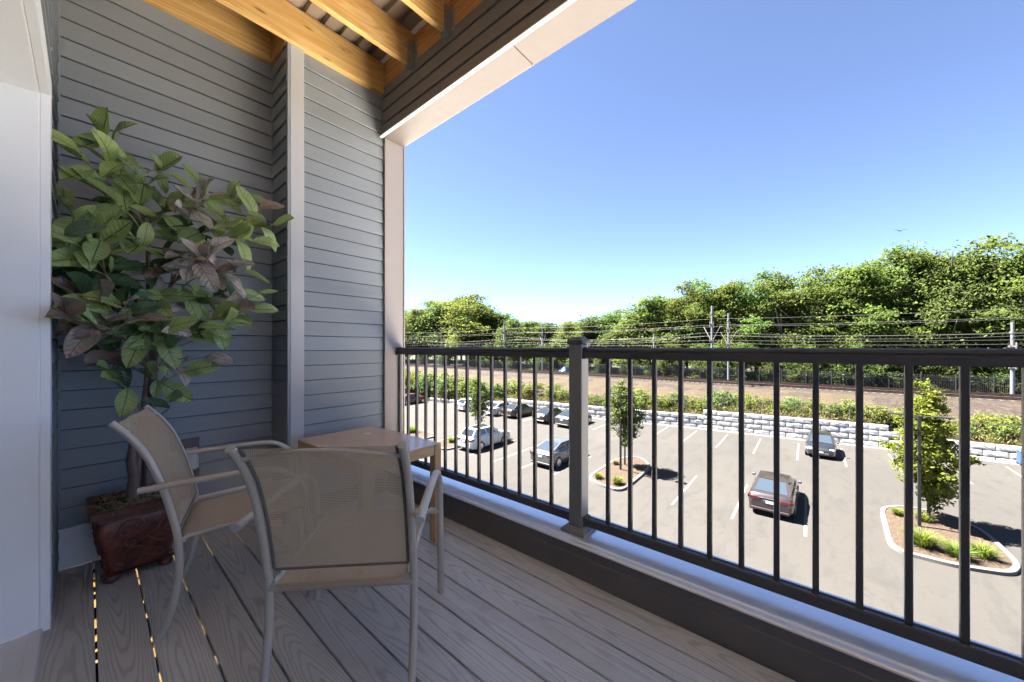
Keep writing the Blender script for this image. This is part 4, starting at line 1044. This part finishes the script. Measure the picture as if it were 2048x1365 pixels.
# ---- ornamental grass
def tuft(x, y, h, nb, lab, mat=None):
    r = np.random.RandomState(int(abs(x * 77 + y * 31))); n = nb
    a = r.uniform(0, 6.28, n); rr = r.uniform(0, .16, n) * h / .5; lean = r.uniform(.1, 1.0, n)
    p = np.stack([np.cos(a) * rr, np.sin(a) * rr, np.zeros(n)], 1); d = np.stack([np.cos(a) * lean, np.sin(a) * lean, np.ones(n)], 1); d /= np.linalg.norm(d, axis=1)[:, None]
    s = np.stack([-np.sin(a), np.cos(a), np.zeros(n)], 1); L = (h * r.uniform(.6, 1.15, n))[:, None]; W = .011
    m = p + d * L * .55; e = p + d * L + np.stack([np.cos(a), np.sin(a), -np.ones(n)], 1) * (L * .18)
    q = np.stack([p - s * W, p + s * W, m + s * W, m - s * W, m - s * W, m + s * W, e + s * W * .2, e - s * W * .2], 1).reshape(-1, 3)
    o = link('ornamental_grass', np_mesh('ornamental_grass', q, np.arange(8 * n).reshape(-1, 4), mat or M_grs), None, (x, y, G + .14))
    tag(o, lab, 'grass', 'ornamental grass tufts in the islands')
tuft(21.5, -3.05, .72, 420, 'largest bright grass tuft in front of the right-hand lamp post')
tuft(21.2, -3.9, .6, 320, 'bright grass tuft in the middle of three at the front of the right island')
tuft(21.8, -4.6, .6, 320, 'rightmost bright grass tuft on the right island')
tuft(24.7, -2.75, .4, 200, 'low grass tuft at the far left tip of the right island')
tuft(24.5, -3.5, .5, 200, 'grass tuft at the trunk of the columnar yellow-green tree')
tuft(19.83, 8.95, .5, 300, 'green grass tuft at the front of the middle island')
tuft(19.95, 10.2, .38, 200, 'small grass tuft at the left tip of the middle island')
tuft(23.0, 10.5, .4, 200, 'yellowish grass tuft behind the lamp on the middle island', M_dry)
tuft(19.6, 23.3, .55, 260, 'grass tuft on the island left of the white crossover')
tuft(19.4, 28.6, .8, 380, 'tall grass tuft on the small island beside the balcony corner trim')

# ================================================================== LAMPS, RAILWAY
def lamp(x, y, lab):
    t = thing('street_lamp', lab, 'lamp', (x, y, G + .12), 0, 'parking lot lamps')
    MB().box(-.16, .16, -.16, .16, -.02, .05, c=.02).build('base_plate', M_lamp, t)
    MB().box(-.055, .055, -.055, .055, .05, 4.9, c=.01).build('pole', M_lamp, t)
    for s in (-1, 1):
        a = MB().tube([(0, s * .05, 4.72), (0, s * .22, 4.86), (0, s * .42, 4.90)], [.045, .035, .03], 8).build('arm', M_lamp, t, 60)
        hd = MB().box(-.17, .17, s * .68 - .30, s * .68 + .30, 4.875, 4.935, c=.02).build('lamp_head', M_lamp, t)
        MB().box(-.12, .12, s * .70 - .2, s * .70 + .2, 4.868, 4.8745).build('lens', M_plate, hd)
lamp(22.09, 9.75, 'black twin-head lamp post on the middle island'); lamp(23.59, -3.25, 'black twin-head lamp post in front of the columnar tree on the right island')

track = link('railway_track', None, None); track['kind'] = 'structure'
rp = [(-.07, 0), (.07, 0), (.07, .02), (.012, .035), (.012, .12), (.035, .13), (.035, .165), (-.035, .165), (-.035, .13), (-.012, .12), (-.012, .035), (-.07, .02)]
for xc in (56.4, 60.1):
    for s in (-.76, .76): MB().prism([(xc + s + p_[0], ZT + .28 + p_[1]) for p_ in rp], -60, 170, 'y').build('rail', M_rust, track)
b = MB()
for xc in (56.4, 60.1):
    for k in range(330): b.box(xc - 1.3, xc + 1.3, -50 + k * .65, -49.76 + k * .65, ZT + .1, ZT + .245)
b.build('sleepers', M_sleep, track)['kind'] = 'stuff'
# catenary masts: (px, x, top py, label)
def mast(px, X, ytop, lab, zb=ZT - .2, sgn=1):
    x, y, t = px_to(px, X); h = (695 - ytop) / 725 * t + CAMZ - zb
    m = thing('catenary_mast', lab, 'mast', (x, y, zb), 0, 'railway catenary masts')
    MB().tube([(0, 0, 0), (0, 0, h)], [.17, .13], 10).build('mast_pole', M_polegal, m, 60)
    MB().box(-.3, .3, -.3, .3, -.1, .25, c=.04).build('footing', M_sleep, m)
    a0, a1 = h - 2.55, h - 4.75
    for z in (a0, a1):
        MB().box(-1.2, 1.2, -.05, .05, z, z + .10).box(-.22, .22, -.22, .22, z - .06, z + .14).build('cross_arm', M_ins, m)
    for s in (-1, 1):
        k = MB().tube([(0, s * .1, a1 + .1), (s * .9, s * 1.2, a0 - .2)], .04, 6).build('strut', M_ins, m, 60)
        MB().tube([(s * 1.05, 0, a0 - .35), (s * 1.05, 0, a0 + .45)], .07, 6).build('insulator', M_ins, m, 60)
        MB().tube([(s * 1.05, 0, a1 - .1), (s * 1.05, 0, a1 + .5)], .07, 6).build('insulator', M_ins, m, 60)
    MB().tube([(0, 0, h - 1.15), (0, 0, h - .95)], .21, 8).build('collar', M_ins, m, 60)
mast(1424, 54.2, 612, 'taller grey railway mast left of the close pair in the picture centre-right')
mast(1457, 62.2, 627, 'grey railway mast standing just right of the taller one')
mast(1009, 54.2, 640, 'grey railway mast seen left of the railing post, tallest on that side')
mast(1085, 62.2, 648, 'thin far railway mast between the tall one and the railing post')
mast(883, 62.2, 657, 'thin far railway mast nearest the cream corner trim')
mast(2025, 62.6, 645, 'grey railway mast at the right edge of the picture')
mast(1308, 63.0, 668, 'short faint railway mast in front of the trees left of the close pair')
wires = [(54.2, 4.95, 'topmost overhead railway wire'), (54.2, 4.15, 'second overhead railway wire from the top'), (62.2, 4.35, 'upper overhead wire on the far side of the tracks'), (56.4, 3.3, 'catenary wire above the near track'), (60.1, 3.0, 'catenary wire above the far track'), (56.4, 2.15, 'contact wire above the near track'), (60.1, 1.75, 'contact wire above the far track'), (54.2, 2.7, 'lower feeder wire along the near masts')]
for x, z, lab in wires:
    pts = []
    for i in range(97):
        y = -60 + i * 2.5; ph = ((y - px_to(1424, 54.2)[1]) / 36.0) % 1.0
        pts.append((x, y, z - (.9 if 'catenary' in lab else .35) * 4 * ph * (1 - ph)))
    tag(MB().tube(pts, .010, 5).build('overhead_wire', M_wire, None, 180), lab + ' crossing before the trees', 'wire', 'overhead railway wires')

fen = thing('iron_fence', 'tall black picket fence beyond the railway tracks', 'fence', (62.9, 0, ZT))
fp = MB().box(-.05, .05, -.05, .05, -.3, 2.15, c=.01).mesh('fence_post', M_iron)
for k in range(54): link('fence_post', fp, fen, (0, -40 + k * 2.6, 0))
for z in (.2, 1.45, 1.75): MB().box(-.02, .02, -41, 99, z, z + .04).build('fence_rail', M_iron, fen)
b = MB(); pk = []
pm2 = MB().add([(-.012, -.012, .05), (.012, -.012, .05), (.012, .012, .05), (-.012, .012, .05), (-.012, -.012, 1.95), (.012, -.012, 1.95), (.012, .012, 1.95), (-.012, .012, 1.95), (.06, 0, 2.12)], [(0, 1, 5, 4), (1, 2, 6, 5), (2, 3, 7, 6), (3, 0, 4, 7), (4, 5, 8), (5, 6, 8), (6, 7, 8), (7, 4, 8)])
pmm = pm2.mesh('picket', M_iron)
for k in range(1000):
    y = -40.9 + k * .13
    if -22 < y < 12: pk.append(y)
    else: b.add([(v[0], v[1] + y, v[2]) for v in pm2.v], pm2.f)
b.build('pickets', M_iron, fen)['kind'] = 'stuff'
for y in pk[:262]: link('picket', pmm, fen, (0, y, 0))
tag(MB().grid([[(66 + .8 * math.sin(i * .6), 40 + i * .5, ZT), (66.3 + .3 * math.sin(i), 40.2 + i * .5, ZT + 1.3 - abs(i - 4) * .22), (67.5, 40.1 + i * .5, ZT + .1)] for i in range(9)]).build('tarp', plain('blue_tarp', (.03, .09, .30), .5), None, 60, loc=(-1.5, -2.2, .2)), 'small blue tarp heap behind the dark fence', 'tarp')

# ---- bird
bx, by, bt = px_to(1801, 45); bz = CAMZ + (695 - 462) / 725 * bt
bd_ = thing('bird', 'tiny dark bird gliding high above the trees', 'bird', (bx, by, bz), .4)
M_bird = plain('dark_feathers', (.04, .04, .045), .8)
MB().tube([(-.22, 0, 0), (-.1, 0, .01), (.06, 0, .02), (.18, 0, .015), (.24, 0, .01)], [.01, .05, .055, .035, .006], 8).build('body', M_bird, bd_, 180)
for s in (-1, 1): MB().add([(.08, s * .03, .02), (-.06, s * .03, .02), (-.02, s * .28, .09), (.09, s * .25, .09), (-.06, s * .5, .05), (.02, s * .03, .035)], [(0, 1, 2, 3), (3, 2, 4), (0, 3, 2, 5)]).build('wing', M_bird, bd_)
MB().add([(-.18, -.03, 0), (-.18, .03, 0), (-.32, .06, 0), (-.32, -.06, 0), (-.2, 0, .02)], [(0, 1, 2, 3), (0, 1, 4), (1, 2, 4), (2, 3, 4), (3, 0, 4)]).build('tail', M_bird, bd_)

# ================================================================== CARS
whl = {}
def wheel_meshes(r):
    if r in whl: return whl[r]
    ty = MB().lathe([(r * .66, -.10), (r * .93, -.105), (r, -.075), (r, .075), (r * .93, .105), (r * .66, .10)], 22).mesh('tyre', M_tyre, 40)
    b = MB().lathe([(r * .20, .06), (r * .60, .055), (r * .665, .075), (r * .665, .101), (r * .62, .103)], 20)
    for k in range(5):
        a = k * 2 * math.pi / 5; Mx = Matrix.Rotation(a, 4, 'Z'); b.box(.04, r * .64, -.045, .045, .07, .098, Mx, c=.01)
    b.lathe([(.0, .10), (r * .2, .10), (r * .22, .08)], 12)
    rm = b.mesh('rim', M_rim, 40); whl[r] = (ty, rm); return whl[r]
def quadwin(q, u0, u1, v0, v1, off):
    a, b, c, d = [Vector(p) for p in q]       # bottom-left, bottom-right, top-right, top-left
    f = lambda u, v: a.lerp(b, u).lerp(d.lerp(c, u), v)
    n = (b - a).cross(d - a).normalized() * off
    P = [[f(u0 + (u1 - u0) * i / 4, v0 + (v1 - v0) * k / 3) + n for k in range(4)] for i in range(5)]
    E = [[p - n * 1.5 for p in row] for row in P]
    m = MB(); m.grid([[tuple(p) for p in r_] for r_ in P])
    ring = lambda G_: [G_[i][0] for i in range(5)] + [G_[4][k] for k in range(1, 4)] + [G_[i][3] for i in range(3, -1, -1)] + [G_[0][k] for k in (2, 1)]
    A, B = ring(P), ring(E); m.grid([[tuple(x), tuple(y)] for x, y in zip(A + A[:1], B + B[:1])])
    return m
def make_car(name, label, cat, x, y, heading, paint, kind='sedan', glass=None, sunroof=False, tail_bar=False):
    t = thing(name, label, cat, (x, y, G), heading, 'cars in the parking lot'); glass = glass or M_glass
    P = {'sedan': dict(L=4.75, W=1.82, H=1.45, hood=.93, belt=.98, deck=1.02, bx=(-1.95, 1.05), rx=(-1.02, .25), wb=2.75, r=.325),
         'fast': dict(L=4.75, W=1.86, H=1.50, hood=.92, belt=1.00, deck=1.10, bx=(-2.10, 1.20), rx=(-.75, .30), wb=2.95, r=.35),
         'suv': dict(L=4.70, W=1.88, H=1.66, hood=1.05, belt=1.10, deck=1.12, bx=(-2.12, .98), rx=(-1.65, .22), wb=2.70, r=.36),
         'hatch': dict(L=4.10, W=1.74, H=1.48, hood=.92, belt=.98, deck=1.0, bx=(-1.88, 1.02), rx=(-1.40, .22), wb=2.55, r=.31)}[kind]
    L, W, Hh = P['L'], P['W'] / 2, P['H']; h2 = L / 2
    # lower body: cross sections along x
    st = [(-h2, .80, .42, P['deck'] - .30), (-h2 + .05, .90, .30, P['deck'] - .14), (-h2 + .18, .965, .24, P['deck'] - .02), (-h2 + .55, 1, .20, P['deck']), (-1.0, 1, .19, P['belt'] + .005), (0, 1, .19, P['belt']), (1.0, 1, .19, P['belt'] - .01), (h2 - 1.05, .995, .20, P['hood'] + .02), (h2 - .55, .965, .21, P['hood'] - .05), (h2 - .2, .90, .23, P['hood'] - .16), (h2 - .05, .80, .27, P['hood'] - .27), (h2, .66, .34, P['hood'] - .36)]
    rows = []
    for X, kw, z0, z1 in st:
        w_ = W * kw; hh = z1 - z0; half = [(w_ * .93, z0), (w_ * .99, z0 + hh * .22), (w_, z0 + hh * .5), (w_ * .985, z0 + hh * .74), (w_ * .93, z0 + hh * .93), (w_ * .84, z1), (w_ * .45, z1 + .02), (0, z1 + .03)]
        rows.append([(X, -a, z) for a, z in half] + [(X, a, z) for a, z in reversed(half[:-1])])
    b = MB(); b.grid([r_ for r_ in rows]); n = len(rows[0]); b.add(rows[0], [tuple(range(n))]); b.add(rows[-1], [tuple(range(n))])
    b.add([p for r_ in rows for p in (r_[0], r_[-1])], [(2 * i, 2 * i + 1, 2 * i + 3, 2 * i + 2) for i in range(len(rows) - 1)])
    # cabin
    bx0, bx1 = P['bx']; rx0, rx1 = P['rx']; bw = W * .90; rw = W * .70; zb_, zr = P['belt'] - .02, Hh - .035
    c8 = {'brl': (bx0, bw * .93, P['deck'] - .02), 'brr': (bx0, -bw * .93, P['deck'] - .02), 'bfl': (bx1, bw * .95, zb_ - .02), 'bfr': (bx1, -bw * .95, zb_ - .02), 'rrl': (rx0, rw * .96, zr), 'rrr': (rx0, -rw * .96, zr), 'rfl': (rx1, rw, zr), 'rfr': (rx1, -rw, zr)}
    qs = {'rear': ('brr', 'brl', 'rrl', 'rrr'), 'front': ('bfl', 'bfr', 'rfr', 'rfl'), 'left': ('brl', 'bfl', 'rfl', 'rrl'), 'right': ('bfr', 'brr', 'rrr', 'rfr')}
    # orient so normals point outwards
    qs['rear'] = ('brl', 'brr', 'rrr', 'rrl'); qs['front'] = ('bfr', 'bfl', 'rfl', 'rfr'); qs['left'] = ('bfl', 'brl', 'rrl', 'rfl'); qs['right'] = ('brr', 'bfr', 'rfr', 'rrr')
    for q in qs.values(): b.add([c8[k] for k in q], [(0, 1, 2, 3)])
    roof = []
    for i in range(6):
        u = i / 5; row = []
        for k in range(7):
            v = k / 6; p = Vector(c8['rrl']).lerp(Vector(c8['rfl']), u).lerp(Vector(c8['rrr']).lerp(Vector(c8['rfr']), u), v)
            p.z += .045 * math.sin(math.pi * v) ** .7 * (.5 + .5 * math.sin(math.pi * u)) ; row.append(tuple(p))
        roof.append(row)
    b.grid(roof)
    body = b.build('body', paint, t, 32)
    Q = lambda k: [c8[i] for i in qs[k]]
    quadwin(Q('rear'), .07, .93, .10, .93, .008).build('rear_window', glass, t)
    quadwin(Q('front'), .06, .94, .06, .94, .008).build('windscreen', glass, t)
    for s in ('left', 'right'):
        a, b2 = (.09, .47) if s == 'left' else (.53, .91)
        cuts = ((.13, .46), (.50, .84)) if s == 'left' else ((.16, .50), (.54, .87))
        for u0, u1 in cuts: quadwin(Q(s), u0, u1, .14, .90, .008).build('side_window', glass, t)
    if kind in ('sedan', 'fast', 'suv'):
        for s in (-1, 1): MB().box(-.02, .12, s * .32 - .16, s * .32 + .16, P['belt'] - .1, P['belt'] + .10, c=.03).build('headrest', M_seat, t, loc=(bx0 + 1.0, 0, -.02))
    if sunroof: MB().box(rx0 + .25, rx1 - .1, -rw * .62, rw * .62, Hh + .004, Hh + .014, c=.004).build('sunroof', M_glass, t)
    ty, rm = wheel_meshes(P['r']); r0 = P['r']
    for sx in (-1, 1):
        for s in (-1, 1):
            wy = s * (W - .085)
            wh = link('wheel', None, t, (sx * P['wb'] / 2 - .02, wy, r0), (-s * H, 0, 0)); wh.empty_display_size = .1
            link('tyre', ty, wh); link('rim', rm, wh)
            MB().tube([(0, 0, .016), (0, 0, .082)], r0 * 1.14, 20).build('wheel_arch', M_plastic, wh, 40)
    # lamps, bumpers, plate, mirrors, handles
    zt_ = P['deck'] - .22
    for s in (-1, 1):
        lw = .42 if not tail_bar else .3
        tl = MB().box(-h2 - .012, -h2 + .12, s * (W * .88) - (lw if s > 0 else 0) + (-.0), s * (W * .88) + (lw if s < 0 else 0), zt_ - .07, zt_ + .09, c=.02)
        tl.box(-h2 + .06, -h2 + .30, s * W * .945 - .03, s * W * .945 + .03, zt_ - .05, zt_ + .09, c=.02); tl.build('tail_light', M_tail, t)
        MB().box(h2 - .42, h2 - .10, s * W * .70 - .15, s * W * .70 + .15, P['hood'] - .34, P['hood'] - .17, c=.05).build('headlight', M_head, t)
        mm = MB().box(bx1 - .42, bx1 - .26, s * (W + .08) - .09, s * (W + .08) + .09, P['belt'] + .0, P['belt'] + .13, c=.035).build('wing_mirror', M_plastic, t)
        for hx in (-.75, .22): MB().box(hx - .09, hx + .09, s * (W * .985) - .015, s * (W * .985) + .02, P['belt'] - .17, P['belt'] - .145, c=.006).build('door_handle', M_chrome, t)
        for gx in (-.38, .62): MB().box(gx - .005, gx + .005, s * (W * .992) - .01, s * (W * .992) + .008, .36, P['belt'] - .08).build('door_gap', M_black, t)
        MB().box(-1.0, 1.0, s * (W * .97) - .03, s * (W * .97) + .02, .19, .27, c=.01).build('sill_trim', M_plastic, t)
    MB().box(-h2 - .006, -h2 + .1, -.46, .46, zt_ + .055, zt_ + .085, c=.008).build('boot_trim', M_chrome if not tail_bar else M_tail, t)
    MB().box(-h2 - .008, -h2 + .08, -.26, .26, zt_ - .17, zt_ - .02, c=.01).build('plate_recess', M_plastic, t)
    MB().box(-h2 - .014, -h2 - .0085, -.155, .155, zt_ - .155, zt_ - .04).build('number_plate', M_plate, t)
    MB().box(-h2 - .02, -h2 + .16, -W * .82, W * .82, .26, .40, c=.03).build('rear_bumper', M_plastic if kind in ('suv', 'fast') else paint, t)
    MB().box(h2 - .10, h2 + .02, -W * .55, W * .55, .27, .46, c=.03).build('front_grille', M_plastic, t)
    MB().box(h2 + .0205, h2 + .027, -.155, .155, .44, .55).build('number_plate', M_plate, t)
    return t
c_grey = car_paint('paint_purple_grey', (.030, .021, .022), .5); c_dark = car_paint('paint_dark_grey', (.0079, .0086, .0108), .2); c_white = car_paint('paint_white', (.3024, .3024, .2988), 0)
c_silver = car_paint('paint_silver', (.0917, .0944, .0958), .6); c_brown = car_paint('paint_bronze', (.0324, .0270, .0230), .5); c_black = car_paint('paint_black', (.0048, .0048, .0059), .2); c_red = car_paint('paint_red', (.0675, .0033, .0043), .2); c_gun = car_paint('paint_gunmetal', (.0432, .0432, .0458), .5)
make_car('sedan_car', 'purplish grey sedan in the middle row seen from behind, nearest to the balcony', 'car', 23.15, 1.85, 0, c_grey, 'sedan', M_glass_blue)
make_car('hatchback_car', 'dark grey hatchback facing us, parked against the stone wall', 'car', 36.1, .05, math.pi, c_dark, 'hatch', M_glass_blue)
make_car('crossover_car', 'white crossover with black sunroof in the middle row beside the island', 'car', 21.1, 20.92, 0, c_white, 'suv', None, True)
make_car('fastback_car', 'silver fastback with a large dark rear window left of the railing post', 'car', 21.85, 14.2, 0, c_silver, 'fast', M_glass_blue, False, True)
make_car('sedan_car', 'white sedan by the stone wall beside the bronze sedan', 'car', 32.6, 29.4, -.03, c_white)
make_car('sedan_car', 'bronze brown sedan by the stone wall between white and black cars', 'car', 33.0, 26.95, -.05, c_brown)
make_car('sedan_car', 'black sedan by the stone wall right of the bronze one', 'car', 33.0, 22.5, -.03, c_black)
make_car('sedan_car', 'gunmetal sedan by the stone wall half hidden behind the railing post', 'car', 32.9, 19.55, -.03, c_gun, 'fast', None, False, True)
make_car('hatchback_car', 'white hatchback far back mostly hidden by the small tree', 'car', 32.1, 34.2, -.03, c_white, 'hatch')
make_car('sedan_car', 'dark red coupe farthest left beside the cream corner trim', 'car', 30.0, 44.5, .05, c_red)
bn = thing('blue_bin', 'blue bin standing before the stone wall at the right picture edge', 'bin', (41.0, -10.42, G + .05), .1)
M_blue = plain('blue_plastic', (.0201, .0469, .1205), .45); MB().box(-.26, .26, -.28, .28, .08, .90, c=.05).build('bin_body', M_blue, bn); MB().box(-.29, .29, -.31, .31, .905, .99, c=.03).build('lid', M_blue, bn)
for s in (-1, 1): MB().tube([(.24, s * .2, .1), (.24, s * .28, .1)], .1, 12).build('wheel', M_tyre, bn, 40)
